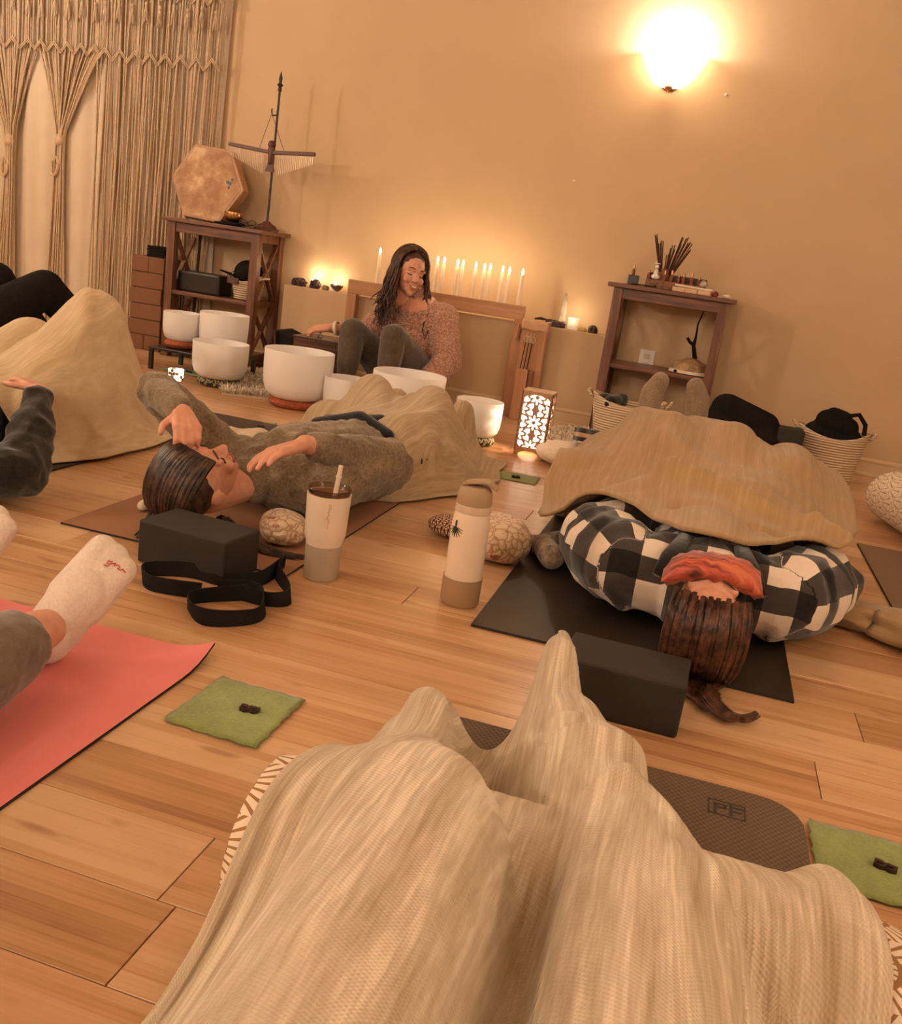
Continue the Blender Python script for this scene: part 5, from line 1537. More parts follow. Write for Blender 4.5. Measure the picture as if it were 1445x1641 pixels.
c = pz(513, 934) + Vector((-0.017, 0.040, 0))
t = thing('tumbler', 'cream straw tumbler with grey silicone boot on the floor', 'tumbler', (c.x, c.y, 0))
TUMW = mk('cream_enamel', (0.76, 0.62, 0.48), 0.3, 0.02, 20, coat=0.3)
MB().lathe([(0, 0.0005), (0.040, 0.0005), (0.0425, 0.004), (0.0445, 0.084), (0.0450, 0.087), (0.0430, 0.087), (0.0415, 0.006), (0, 0.004)], c, 40).build('silicone_boot', mk('grey_silicone', (0.42, 0.33, 0.235), 0.6, 0.03, 20), t, smooth=40)
MB().lathe([(0, 0.006), (0.0405, 0.007), (0.0428, 0.088), (0.0480, 0.105), (0.0500, 0.115), (0.0535, 0.212), (0.0535, 0.214), (0.051, 0.214), (0.048, 0.12), (0, 0.10)], c, 48).build('cup', TUMW, t, smooth=40)
MB().lathe([(0, 0.202), (0.040, 0.203), (0.046, 0.206), (0.0505, 0.214), (0.0525, 0.224), (0.0535, 0.226), (0.0515, 0.228), (0.049, 0.222), (0.043, 0.212), (0, 0.209)], c, 40).build('clear_lid', glass_mat('brown_clear_lid', (0.62, 0.42, 0.28), 0.08), t, smooth=40)
stp = [c + Vector((0.004, 0.0, 0.10)), c + Vector((0.020, 0.004, 0.285))]
st_ = MB().tube(stp, 0.0058, 12).build('straw', TUMW, t, smooth=40)
d_ = (stp[1] - stp[0]).normalized(); MB().tube([stp[1] - d_ * 0.030, stp[1] - d_ * 0.026], 0.0078, 12).build('straw_collar', TUMW, st_, smooth=40)
lg = MB(); INK = mk('faint_print', (0.50, 0.38, 0.27), 0.5)
def onr(ang, z, r): return Vector((c.x + r * math.sin(ang), c.y - r * math.cos(ang), z))
for (a0, z0_, a1_, z1_) in ((0.44, 0.200, 0.44, 0.180), (0.44, 0.200, 0.52, 0.198), (0.52, 0.198, 0.50, 0.182), (0.38, 0.182, 0.50, 0.172), (0.44, 0.175, 0.30, 0.160), (0.38, 0.168, 0.48, 0.160), (0.42, 0.160, 0.50, 0.152), (0.42, 0.150, 0.42, 0.141), (0.42, 0.141, 0.49, 0.140)):
    rr_ = lambda z_: 0.0500 + (z_ - 0.115) / 0.097 * 0.0035 + 0.0003
    lg.tube([onr(a0, z0_, rr_(z0_)), onr((a0 + a1_) / 2, (z0_ + z1_) / 2, rr_((z0_ + z1_) / 2)), onr(a1_, z1_, rr_(z1_))], 0.0008, 5)
lg.build('printed_mark', INK, t)

c = pz(739, 977) + Vector((-0.018, 0.044, 0))
t = thing('water_bottle', 'tall cream water bottle with tan cap and boot on the floor', 'bottle', (c.x, c.y, 0))
TAN = mk('tan_silicone', (0.37, 0.235, 0.125), 0.5, 0.03, 20)
CREAMB = mk('cream_bottle', (0.78, 0.61, 0.45), 0.4, 0.02, 20)
MB().lathe([(0, 0.0005), (0.042, 0.0005), (0.0475, 0.007), (0.0478, 0.066), (0.0482, 0.069), (0.0462, 0.069), (0.0455, 0.008), (0, 0.006)], c, 40).build('silicone_boot', TAN, t, smooth=40)
bd = MB().lathe([(0, 0.008), (0.045, 0.009), (0.0455, 0.17), (0.0448, 0.205), (0.0425, 0.222), (0.0395, 0.232), (0, 0.232)], c, 48).build('bottle_body', CREAMB, t, smooth=40)
MB().lathe([(0, 0.231), (0.0420, 0.231), (0.0425, 0.233), (0.0420, 0.249), (0.041, 0.250), (0, 0.250)], c, 40).build('collar', mk('collar_plastic', (0.66, 0.50, 0.36), 0.45), t, smooth=40)
capo = MB().lathe([(0, 0.250), (0.0418, 0.250), (0.0415, 0.268), (0.0385, 0.284), (0.030, 0.294), (0, 0.297)], c, 40).build('cap', TAN, t, smooth=40)
hd = MB()
rows_ = []
for i in range(13):
    v = i / 12
    x = -0.030 + 0.082 * v
    z = 0.2925 + 0.012 * math.sin(v * 2.2) - 0.012 * max(0, v - 0.7) / 0.3
    wd_ = 0.024 if v < 0.6 else 0.024 - 0.010 * (v - 0.6) / 0.4
    rows_.append([Vector((c.x + x, c.y + s_ * wd_, z + dz)) for s_, dz in ((-1, 0), (-1, 0.006), (1, 0.006), (1, 0))])
hd.grid(rows_, close=True); hd.f.append((0, 1, 2, 3)); hd.mi.append(0); n_ = len(hd.v); hd.f.append((n_ - 1, n_ - 2, n_ - 3, n_ - 4)); hd.mi.append(0)
hd.build('flip_handle', TAN, t, bevel=0.002, label='tan flip-up carry handle')
lf = MB()
for k in range(9):
    a = math.radians(-78 + 19.5 * k)
    for s0, s1, wd_ in ((0.002, 0.021 + 0.006 * math.cos(a), 0.0022),):
        p0 = (-0.62 + math.sin(a) * s0 / 0.045, 0.196 - math.cos(a) * s0); p1 = (-0.62 + math.sin(a) * s1 / 0.045, 0.196 - math.cos(a) * s1)
        pts = []
        for i in range(6):
            v = i / 5
            an, z_ = p0[0] + (p1[0] - p0[0]) * v, p0[1] + (p1[1] - p0[1]) * v
            pts.append(Vector((c.x + 0.0454 * math.sin(an), c.y - 0.0454 * math.cos(an), z_)))
        lf.tube(pts, [0.0012, 0.0022, 0.0026, 0.0024, 0.0018, 0.0006], 6, flat=0.35)
lf.tube([Vector((c.x + 0.0452 * math.sin(-0.62), c.y - 0.0452 * math.cos(-0.62), z_)) for z_ in (0.190, 0.203, 0.212)], [0.0015, 0.0028, 0.0018], 6)
lf.build('leaf_emblem', mk('leaf_ink', (0.022, 0.026, 0.012), 0.6), bd, label='dark palm leaf emblem')

# small pillows near the bottle
pillow('eye_pillow', Vector((-0.60, 2.60, 0.002)), 0.10, 0.055, 0.028, MUSHPRINT, 'flat eye pillow with brown botanical print beside the water bottle', rot=-0.25, uvs=6, sq=0.7)
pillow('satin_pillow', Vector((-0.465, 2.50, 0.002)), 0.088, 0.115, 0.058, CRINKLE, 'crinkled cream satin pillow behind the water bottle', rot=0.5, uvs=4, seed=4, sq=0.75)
pillow('eye_pillow', Vector((-0.375, 2.625, 0.002)), 0.045, 0.05, 0.022, MUSHPRINT, 'small printed pouch tucked by the crinkled satin pillow', rot=0.6, uvs=6, sq=0.8)
# bolsters
def bolster(name, a, b_, r, mat_, label, z=None, uvs=1.0):
    a = Vector(a); b_ = Vector(b_); d = (b_ - a); L = d.length; d.normalize()
    u = d.cross(Vector((0, 0, 1))).normalized(); v = u.cross(d)
    P = []; U = []
    for i in range(33):
        s_ = i / 32
        e = min(s_, 1 - s_) * L
        k = 1 if e > 0.045 else math.sqrt(max(0.0, 1 - ((0.045 - e) / 0.045) ** 2)) * 0.45 + 0.55
        if i in (0, 32): k = 0.0
        row = []; ur = []
        for j in range(37):
            an = 2 * PI * j / 36
            rr = r * k
            pp = a + d * (s_ * L) + u * math.cos(an) * rr + v * math.sin(an) * rr * 0.86; pp.z = max(pp.z, 0.0068); row.append(pp); ur.append((an * r * uvs, s_ * L * uvs))
        P.append(row); U.append(ur)
    return tag(MB().grid(P, U).build(name, mat_, smooth='all'), label, 'bolster')
bolster('bolster', (0.84, 4.18, 0.105), (0.98, 3.56, 0.105), 0.122, SWIRLPRINT, 'swirl printed white bolster lying on the taupe mat', uvs=1.6)
# twisted blanket on the floor at the taupe mat
# ------------------------------------------------------------------ people
LASH = mk('eyelash', (0.030, 0.012, 0.008), 0.7)
LIPS = mk('lips', (0.42, 0.11, 0.085), 0.45)
rh = random.Random(21)
def strands(paths, name, mat_, root, r0=0.007, r1=0.002, n=6):
    b = MB()
    for P in paths:
        k = len(P)
        b.tube(P, [r0 * (1 - i / (k - 1)) ** 0.6 + r1 for i in range(k)], n)
    return b.build(name, mat_, root, smooth='all')

# --- the woman leading, seated against the half wall
HC = Vector((-1.555, 4.735, 0.685))
FR = frame((0.62, -0.74, -0.28), (0.16, 0.02, 1.0))
pt = thing('person', 'smiling person in a pink sweater and olive leggings seated with raised knees', 'person', (-1.52, 4.75, 0))
WH = Vector((-1.895, 4.585, 0.352))
body = head_prims(HC, FR, 0.98)
body += [('c', (-1.53, 4.79, 0.60), 0.05, (-1.51, 4.82, 0.50), 0.06), ('c', (-1.51, 4.82, 0.48), 0.12, (-1.49, 4.86, 0.14), 0.13)]
body += [('c', (-1.64, 4.80, 0.50), 0.045, (-1.74, 4.72, 0.36), 0.036), ('c', (-1.74, 4.72, 0.36), 0.034, WH, 0.024)]
body += hand_prims(WH, (-1, -0.25, -0.18), (0, -0.3, 1), side=1, curl=(0.55, 0.7, 0.5))
W2 = Vector((-1.375, 4.545, 0.145))
body += [('c', (-1.38, 4.80, 0.50), 0.045, (-1.30, 4.70, 0.26), 0.036), ('c', (-1.30, 4.70, 0.26), 0.034, W2, 0.024)]
body += hand_prims(W2, (0.1, -0.75, -0.6), (0.8, -0.4, 0.2), side=-1, curl=(0.35, 0.4, 0.3))
for hx, kx, ky, kz, ax, ay in ((-1.60, -1.735, 4.49, 0.365, -1.70, 4.37), (-1.42, -1.500, 4.44, 0.375, -1.475, 4.34)):
    body += [('c', (hx, 4.83, 0.12), 0.07, (kx, ky, kz), 0.048), ('c', (kx, ky, kz), 0.044, (ax, ay, 0.075), 0.030), ('c', (ax, ay + 0.03, 0.035), 0.030, (ax, ay - 0.14, 0.025), 0.024)]
blob('body', body, SKIN, pt, 0.0042, 2)
face_parts(HC, FR, pt, 0.98, smile=True)
lg = []
for hx, kx, ky, kz, ax, ay in ((-1.60, -1.735, 4.49, 0.365, -1.70, 4.37), (-1.42, -1.500, 4.44, 0.375, -1.475, 4.34)):
    lg += [('c', (hx, 4.84, 0.115), 0.105, ((hx + kx) / 2, (4.84 + ky) / 2, 0.245), 0.088), ('c', ((hx + kx) / 2, (4.84 + ky) / 2, 0.245), 0.088, (kx, ky, kz), 0.066), ('c', (kx, ky, kz), 0.064, (kx + (ax - kx) * 0.4, ky + (ay - ky) * 0.4, kz * 0.66), 0.060), ('c', (kx + (ax - kx) * 0.4, ky + (ay - ky) * 0.4, kz * 0.66), 0.060, (ax, ay, 0.085), 0.038)]
lg += [('e', (-1.50, 4.87, 0.12), (0.18, 0.13, 0.115))]
crease(blob('leggings', lg, LEGGING, pt, 0.007, 4), 0.0025, 14)
sw = [('c', (-1.51, 4.83, 0.46), 0.135, (-1.49, 4.87, 0.20), 0.165), ('c', (-1.66, 4.82, 0.48), 0.075, (-1.36, 4.81, 0.48), 0.080), ('c', (-1.535, 4.795, 0.578), 0.066, (-1.52, 4.82, 0.48), 0.095),
      ('c', (-1.66, 4.81, 0.48), 0.072, (-1.735, 4.73, 0.36), 0.062), ('c', (-1.735, 4.73, 0.36), 0.056, (-1.82, 4.64, 0.37), 0.036),
      ('c', (-1.36, 4.80, 0.475), 0.080, (-1.285, 4.71, 0.26), 0.078), ('c', (-1.285, 4.71, 0.27), 0.076, (-1.345, 4.58, 0.175), 0.052)]
crease(blob('sweater', sw, PINKKNIT, pt, 0.006, 3), 0.005, 16)
MB().lathe([(0.033, -0.010), (0.038, -0.004), (0.038, 0.006), (0.033, 0.010)], WH + Vector((0.03, 0.01, 0.004)), 20, M=Matrix.Rotation(math.radians(78), 3, 'Y')).build('bracelet', CREAM, pt, smooth=True, label='cream bracelet')
hp = []
for sd in (-1, 1):
    for k in range(120):
        fb = rh.uniform(-0.32, 1.0)
        yl = 0.012 + 0.090 * math.sin(fb * PI / 2) * 1.03
        rr_ = math.sqrt(max(0.04, 1 - ((yl - 0.012) / 0.098) ** 2))
        P = []
        lay = rh.uniform(1.04, 1.26)
        for i in range(7):
            a = math.radians(4 + 84 * i / 6)
            P.append(HC + FR @ Vector((sd * 0.078 * rr_ * math.sin(a) * lay, yl, 0.030 + 0.086 * rr_ * math.cos(a) * lay)))
        ln = rh.uniform(0.20, 0.34); ph = rh.uniform(0, 6.3); am = rh.uniform(0.010, 0.026)
        e = P[-1]; drift = FR @ Vector((sd * rh.uniform(0.0, 0.05), rh.uniform(-0.03, 0.03) - (0.03 if fb < -0.2 else 0), 0))
        for i in range(1, 11):
            v = i / 10
            P.append(e + Vector((0, 0, -ln * v)) + drift * v + Vector((am * math.sin(ph + 9 * v), am * math.cos(ph + 8 * v), 0)) * v + Vector((0, -0.05 * v * v, 0)))
        hp.append(P)
ho = strands(hp, 'hair', HAIR_A, pt, 0.0062, 0.0018, 5)
cap = [('e', HC + FR @ Vector((0, 0.022, 0.038)), (0.080, 0.094, 0.084), FR)]
blob('hair_base', cap, HAIR_A, pt, 0.006, 1)

# --- person in the olive sweater, on the brown mat
H2 = Vector((-1.222, 2.170, 0.128))
F2 = frame((0.26, 0.34, 0.9), (-0.18, -0.92, 0.36))
pt = thing('person', 'person in an olive sweater lying on the brown mat, hands raised to the face', 'person', (-1.1, 2.6, 0))
EL, WL = Vector((-1.470, 2.345, 0.315)), Vector((-1.305, 2.205, 0.300))
ER, WR = pz(622, 735, 0.195), pz(488, 712, 0.262)
SL, SR = Vector((-1.300, 2.480, 0.120)), Vector((-0.960, 2.400, 0.120))
body = head_prims(H2, F2, 1.0, False) + [('c', H2 + F2 @ Vector((0, 0.025, -0.055)), 0.050, (-1.150, 2.42, 0.115), 0.050)]
body += [('c', (-1.15, 2.42, 0.115), 0.050, (-1.12, 2.52, 0.12), 0.07), ('c', (-1.12, 2.55, 0.12), 0.11, (-1.02, 2.95, 0.11), 0.10), ('c', (-1.02, 2.95, 0.11), 0.10, (-0.99, 3.1, 0.11), 0.10),
         ('c', SL, 0.045, EL, 0.034), ('c', EL, 0.033, WL, 0.025), ('c', SR, 0.045, ER, 0.034), ('c', ER, 0.034, WR, 0.026)]
body += hand_prims(WL, (0.62, -0.70, -0.30), (0.25, -0.25, 0.9), side=1, curl=(0.75, 0.9, 0.6))
body += hand_prims(WR, (-0.42, -0.88, -0.16), (-0.30, -0.10, 0.95), side=1, curl=(0.18, 0.22, 0.2), spread=0.03, s=1.12)
for hx, kx, ax in ((-1.06, -1.16, -1.18), (-0.92, -0.93, -0.90)):
    body += [('c', (hx, 3.05, 0.12), 0.07, (kx, 3.28, 0.235), 0.05), ('c', (kx, 3.28, 0.235), 0.045, (ax, 3.58, 0.06), 0.03), ('c', (ax, 3.60, 0.045), 0.03, (ax, 3.64, 0.19), 0.022)]
blob('body', body, SKIN, pt, 0.0042, 2)
face_parts(H2, F2, pt)
sw = [('c', (-1.12, 2.52, 0.125), 0.135, (-1.03, 2.92, 0.115), 0.125), ('c', SL, 0.085, SR, 0.085), ('c', (-1.170, 2.365, 0.112), 0.066, (-1.12, 2.55, 0.125), 0.105), ('c', (-1.20, 2.56, 0.12), 0.10, (-1.10, 2.94, 0.11), 0.105), ('c', (-1.0, 2.54, 0.12), 0.10, (-0.96, 2.90, 0.10), 0.10),
      ('c', SL, 0.075, (SL + EL) / 2, 0.066), ('c', (SL + EL) / 2, 0.066, EL, 0.056), ('c', EL, 0.054, WL + (EL - WL) * 0.12, 0.037),
      ('c', SR, 0.080, (SR + ER) / 2, 0.076), ('c', (SR + ER) / 2, 0.076, ER, 0.062), ('c', ER, 0.060, WR + (ER - WR) * 0.14, 0.040)]
crease(blob('sweater', sw, OLIVE, pt, 0.006, 3), 0.008, 15)
tr_ = [('e', (-1.01, 3.02, 0.115), (0.16, 0.15, 0.12))]
for hx, kx, ax in ((-1.06, -1.16, -1.18), (-0.92, -0.93, -0.90)):
    tr_ += [('c', (hx, 3.03, 0.12), 0.10, (kx, 3.28, 0.235), 0.07), ('c', (kx, 3.28, 0.235), 0.068, (ax, 3.56, 0.08), 0.045)]
blob('trousers', tr_, JEANS, pt, 0.008, 3)
blob('tied_jacket', [('c', (-1.22, 2.93, 0.185), 0.028, (-1.06, 2.90, 0.235), 0.032), ('c', (-1.06, 2.90, 0.235), 0.032, (-0.95, 2.87, 0.205), 0.026), ('c', (-1.20, 2.96, 0.20), 0.022, (-1.0, 2.94, 0.235), 0.026)], JEANS, pt, 0.006, 3)
hp = []
for k in range(280):
    la_ = rh.uniform(-1.25, 1.25)
    P = []; ly = rh.uniform(1.03, 1.16)
    for i in range(8):
        th = math.radians(-52 + 128 * i / 7)
        P.append(H2 + F2 @ Vector((0.076 * ly * math.sin(la_) * math.cos(th * 0.55), 0.012 + 0.098 * ly * math.sin(th), 0.030 + 0.088 * ly * math.cos(th) * (0.55 + 0.45 * math.cos(la_)))))
    e = P[-1]
    out = Vector((math.sin(la_) * 0.05 - 0.02, -0.055 - rh.uniform(0, 0.05), 0))
    for i in range(1, 6):
        v = i / 5
        q = e + out * v; q.z = max(0.012 + rh.uniform(0, 0.004), e.z * (1 - v) + 0.012)
        P.append(q)
    hp.append(P)
for k in range(34):   # the long tail lying on the mat
    s_ = Vector((-1.12 + rh.uniform(-0.02, 0.02), 2.13, 0.05)); P = []
    sp_ = rh.uniform(-1, 1)
    for i in range(10):
        v = i / 9
        P.append(s_ + Vector((0.24 * v, -0.03 * math.sin(v * 3) + 0.03 * sp_ * v, 0)) + Vector((0, 0, -0.05 + 0.052 * (1 - v) ** 2 + 0.014 * (1 - abs(sp_)))))
    hp.append(P)
strands(hp, 'hair', HAIR_B, pt, 0.0042, 0.0014, 5)
blob('hair_base', [('e', H2 + F2 @ Vector((0, 0.026, 0.040)), (0.079, 0.092, 0.084), F2)], HAIR_B, pt, 0.006, 1)
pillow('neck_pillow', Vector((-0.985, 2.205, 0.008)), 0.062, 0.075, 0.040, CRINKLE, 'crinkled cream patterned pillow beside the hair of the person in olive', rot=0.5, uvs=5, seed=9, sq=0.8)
tag(blob('cloth_fringe', [('c', (-1.40, 2.30, 0.03), 0.022, (-1.405, 2.20, 0.02), 0.016), ('c', (-1.40, 2.30, 0.03), 0.02, (-1.37, 2.36, 0.05), 0.02)], CREAM, None, 0.006, 2), 'end of a cream cloth beside the hair on the brown mat', 'cloth')
rows_ = [[Vector((-1.78 + 0.20 * u + 0.05 * v, 3.22 + 0.22 * v - 0.04 * u, 0.010 + 0.012 * (1 + math.sin(9 * u + 5 * v)) * (1 - abs(2 * v - 1) * 0.4))) for u in [k / 14 for k in range(15)]] for v in [k / 14 for k in range(15)]]
tag(MB().grid(rows_).build('hand_towel', CREAM, smooth='all', solid=0.006), 'cream towel folded on the small dark mat', 'towel')

# --- person in plaid, on the black mat
H5 = Vector((0.105, 1.995, 0.135))
F5 = frame((0.0, -0.10, 1.0), (0.04, -1.0, -0.08))
pt = thing('person', 'person in a black and cream plaid shirt lying under a tan throw', 'person', (0.09, 2.6, 0))
S5L, E5L, S5R, E5R = Vector((-0.095, 2.255, 0.125)), Vector((-0.205, 2.50, 0.115)), Vector((0.290, 2.275, 0.125)), Vector((0.400, 2.53, 0.115))
body = head_prims(H5, F5, 1.0) + [('c', (0.10, 2.15, 0.11), 0.06, (0.095, 2.26, 0.115), 0.08), ('c', (0.095, 2.32, 0.12), 0.12, (0.08, 2.78, 0.12), 0.11),
        ('c', S5L, 0.05, E5L, 0.038), ('c', E5L, 0.036, (-0.02, 2.66, 0.235), 0.027), ('c', S5R, 0.05, E5R, 0.038), ('c', E5R, 0.036, (0.20, 2.68, 0.235), 0.027)]
body += hand_prims((-0.02, 2.66, 0.235), (0.9, 0.3, 0.05), (0, 0, 1), 1, (0.2, 0.2, 0.2)) + hand_prims((0.20, 2.68, 0.235), (-0.9, 0.3, 0.05), (0, 0, 1), -1, (0.2, 0.2, 0.2))
LEGS5 = []
for hx, kx, fx in ((0.0, -0.07, -0.185), (0.17, 0.13, 0.005)):
    LEGS5 += [('c', (hx, 2.78, 0.12), 0.095, (kx, 3.16, 0.315), 0.065), ('c', (kx, 3.16, 0.315), 0.062, (fx, 3.54, 0.285), 0.045)]
body += [('c', Vector(q[1]), q[2] * 0.7, Vector(q[3]), q[4] * 0.7) for q in LEGS5]
blob('body', body, SKIN, pt, 0.0045, 2)
face_parts(H5, F5, pt)
sh = [('c', (0.095, 2.24, 0.12), 0.125, (0.08, 2.78, 0.125), 0.135), ('c', S5L, 0.100, S5R, 0.100),
      ('c', S5L + Vector((-0.01, 0.0, 0.01)), 0.105, (S5L + E5L) / 2, 0.112), ('c', (S5L + E5L) / 2, 0.112, E5L, 0.095), ('c', E5L, 0.088, (-0.05, 2.65, 0.215), 0.055),
      ('c', S5R + Vector((0.01, 0.0, 0.01)), 0.105, (S5R + E5R) / 2, 0.112), ('c', (S5R + E5R) / 2, 0.112, E5R, 0.095), ('c', E5R, 0.088, (0.23, 2.67, 0.215), 0.055)]
so = blob('plaid_shirt', sh, PLAID, pt, 0.006, 3)
co = np.empty(len(so.data.vertices) * 3); so.data.vertices.foreach_get('co', co); co = co.reshape(-1, 3)
for i in range(len(co)):      # soft creases in the flannel
    x, y, z = co[i]
    k = 0.007 * math.sin((abs(x - 0.1) * 60 + y * 48) + 3 * fbm(x * 9, y * 9, z * 9)) + 0.010 * fbm(x * 16, y * 16, z * 16)
    co[i] = (x + k * (x - 0.1) * 2.2, y, max(0.008, z + k * 0.8))
# cloth coordinates: along and around each sleeve, flat over the chest
uvv = np.zeros((len(co), 2))
for i, (x, y, z) in enumerate(co):
    p_ = Vector((x, y, z))
    A_, B_ = (S5L, E5L) if x < 0.1 else (S5R, E5R)
    ax_ = (B_ - A_).normalized(); q_ = p_ - A_; tt = q_.dot(ax_); rad_ = q_ - ax_ * tt
    if tt > -0.06 and tt < 0.36 and abs(x - 0.1) > 0.16:
        e1 = Vector((0, 0, 1)); e1 = (e1 - ax_ * e1.dot(ax_)).normalized(); e2 = ax_.cross(e1)
        uvv[i] = (tt + 0.3, math.atan2(rad_.dot(e2), rad_.dot(e1)) * 0.105 + 0.66)
    else:
        uvv[i] = (y + z - 2.0, x + 0.42)
ul = so.data.uv_layers.new(name='uv')
lv = np.empty(len(so.data.loops), dtype=np.int32); so.data.loops.foreach_get('vertex_index', lv)
ul.data.foreach_set('uv', uvv[lv].ravel())
so.data.vertices.foreach_set('co', co.ravel()); so.data.update()
blob('sherpa_hem', [('c', (-0.30, 2.47, 0.045), 0.036, (-0.345, 2.58, 0.040), 0.034), ('c', (-0.345, 2.58, 0.040), 0.034, (-0.30, 2.64, 0.05), 0.03)], knit_mat('sherpa_lining', (0.05, 0.035, 0.025), (0.42, 0.29, 0.19), 45, 0.8), pt, 0.006, 2)
for sd, pts in ((-1, ((0.035, 2.245), (0.015, 2.17), (-0.005, 2.115))), (1, ((0.165, 2.245), (0.19, 2.17), (0.215, 2.12)))):
    MB().tube([Vector((x, y, 0.235 - 0.035 * i)) for i, (x, y) in enumerate(pts)], [0.020, 0.030, 0.020], 10, flat=0.5).build('collar', PLAID, pt, smooth='all')
for sd, fx in ((-1, -0.185), (1, 0.005)):
    blob('grey_sock', [('c', (fx, 3.545, 0.285), 0.047, (fx, 3.60, 0.300), 0.048), ('c', (fx, 3.605, 0.290), 0.042, (fx - 0.012 * sd, 3.600, 0.415), 0.043), ('c', (fx - 0.012 * sd, 3.600, 0.415), 0.043, (fx - 0.03 * sd, 3.585, 0.462), 0.034)], GREYSOCK, pt, 0.005, 4)
tr_ = LEGS5 + [('e', (0.085, 2.80, 0.12), (0.17, 0.14, 0.115))]
blob('trousers', tr_, JEANS, pt, 0.008, 3)
hp = []
for k in range(300):
    la_ = rh.uniform(-1.3, 1.3); P = []; ly = rh.uniform(1.03, 1.17); t0_ = rh.uniform(-56, -28)
    for i in range(8):
        th = math.radians(t0_ + (76 - t0_) * i / 7)
        P.append(H5 + F5 @ Vector((0.077 * ly * math.sin(la_) * math.cos(th * 0.5), 0.012 + 0.098 * ly * math.sin(th), 0.030 + 0.088 * ly * math.cos(th) * (0.55 + 0.45 * math.cos(la_)))))
    e = P[-1]; ln = rh.uniform(0.03, 0.17)
    for i in range(1, 7):
        v = i / 6
        q = e + Vector((0.055 * math.sin(la_) * v + 0.035 * v * v + 0.01 * math.sin(5 * v + la_ * 9), -ln * v, 0)); q.z = max(0.012, e.z * (1 - v * 1.4)); P.append(q)
    hp.append(P)
for k in range(26):
    P = []; sp_ = rh.uniform(-1, 1)
    for i in range(12):
        v = i / 11
        P.append(Vector((0.13 + 0.10 * v + 0.012 * sp_, 1.87 - 0.10 * math.sin(v * 2.6) + 0.012 * sp_ * (1 - v), 0.012 + 0.02 * (1 - abs(sp_)) * (1 - v * 0.5))))
    hp.append(P)
strands(hp, 'hair', HAIR_A, pt, 0.0042, 0.0014, 5)
blob('hair_base', [('e', H5 + F5 @ Vector((0, 0.026, 0.040)), (0.080, 0.092, 0.085), F5)], HAIR_A, pt, 0.006, 1)
# red eye pillow over the eyes
RED = NT('red_silk'); co_ = RED.coord('Object', (6, 60, 6)); RED.base(RED.ramp(RED.noise(co_, 1.5, 4), (0.38, (0.10, 0.012, 0.008)), (0.55, (0.50, 0.075, 0.035)), (0.68, (0.62, 0.17, 0.06)))); RED.p(Roughness=0.5, Sheen_Weight=0.2); RED.bump(RED.noise(co_, 2.0, 3), 0.6, 0.004); RED = RED.m
P = []
for i in range(17):
    u = i / 16 * 2 - 1; row = []
    for j in range(20):
        a = 2 * PI * j / 20
        ex_ = 0.106 * u
        th_ = 0.030 * math.sqrt(max(0, 1 - u ** 10)) + 0.002
        row.append(Vector((0.105 + ex_, 2.010 + 0.020 * u + 0.055 * math.cos(a) * (1 - 0.25 * u ** 4), 0.238 - 0.034 * abs(u) ** 3.0 + th_ * math.sin(a) + 0.003 * math.sin(18 * u + 3 * a))))
    P.append(row)
tag(MB().grid(P, close=True).build('eye_pillow', RED, smooth='all'), 'red and orange silk eye pillow over the eyes of the person in plaid', 'eye pillow')

# --- person in the dark sweatshirt under the pale throw, on the charcoal mat
pt = thing('person', 'person in a dark olive sweatshirt with a hand resting on the pale throw', 'person', (-2.1, 2.2, 0))
E3, W3 = Vector((-1.690, 2.07, 0.085)), Vector((-1.800, 2.265, 0.262))
body = [('c', (-2.12, 1.62, 0.13), 0.08, (-2.12, 1.95, 0.13), 0.12), ('c', (-2.12, 1.95, 0.13), 0.12, (-2.12, 2.42, 0.12), 0.11), ('e', (-2.13, 1.40, 0.13), (0.075, 0.105, 0.095)), ('c', (-1.92, 1.76, 0.12), 0.05, E3, 0.038), ('c', E3, 0.036, W3, 0.026)]
body += hand_prims(W3, (-0.75, 0.45, 0.12), (0.25, 0.15, 0.95), side=-1, curl=(0.25, 0.35, 0.3))
LEG3 = ((-2.02, 0.385, 3.08), (-2.27, 0.27, 3.18))
for kx, kz, ay in LEG3:
    body += [('c', (kx, 2.45, 0.12), 0.075, (kx, 2.80, kz), 0.05), ('c', (kx, 2.80, kz), 0.045, (kx, ay, 0.07), 0.03), ('c', (kx, ay - 0.02, 0.035), 0.03, (kx, ay + 0.14, 0.03), 0.024)]
blob('body', body, SKIN, pt, 0.005, 2)
crease(blob('sweatshirt', [('c', (-2.12, 1.70, 0.135), 0.13, (-2.12, 2.40, 0.13), 0.135), ('c', (-1.95, 1.75, 0.125), 0.085, (-1.80, 1.93, 0.095), 0.082), ('c', (-1.80, 1.93, 0.095), 0.082, E3, 0.070), ('c', E3, 0.068, (E3 + W3) / 2, 0.060), ('c', (E3 + W3) / 2, 0.058, W3 - (W3 - E3) * 0.10, 0.044), ('c', (-2.29, 1.75, 0.12), 0.085, (-2.45, 2.0, 0.09), 0.07)], DARKSWEAT, pt, 0.007, 4), 0.010, 14)
blob('trousers', [('e', (-2.13, 2.42, 0.125), (0.18, 0.15, 0.12))] + [q for kx, kz, ay in LEG3 for q in (('c', (kx, 2.45, 0.12), 0.095, (kx, 2.80, kz), 0.068), ('c', (kx, 2.80, kz), 0.065, (kx, ay, 0.07), 0.045))], BLACKC, pt, 0.008, 3)

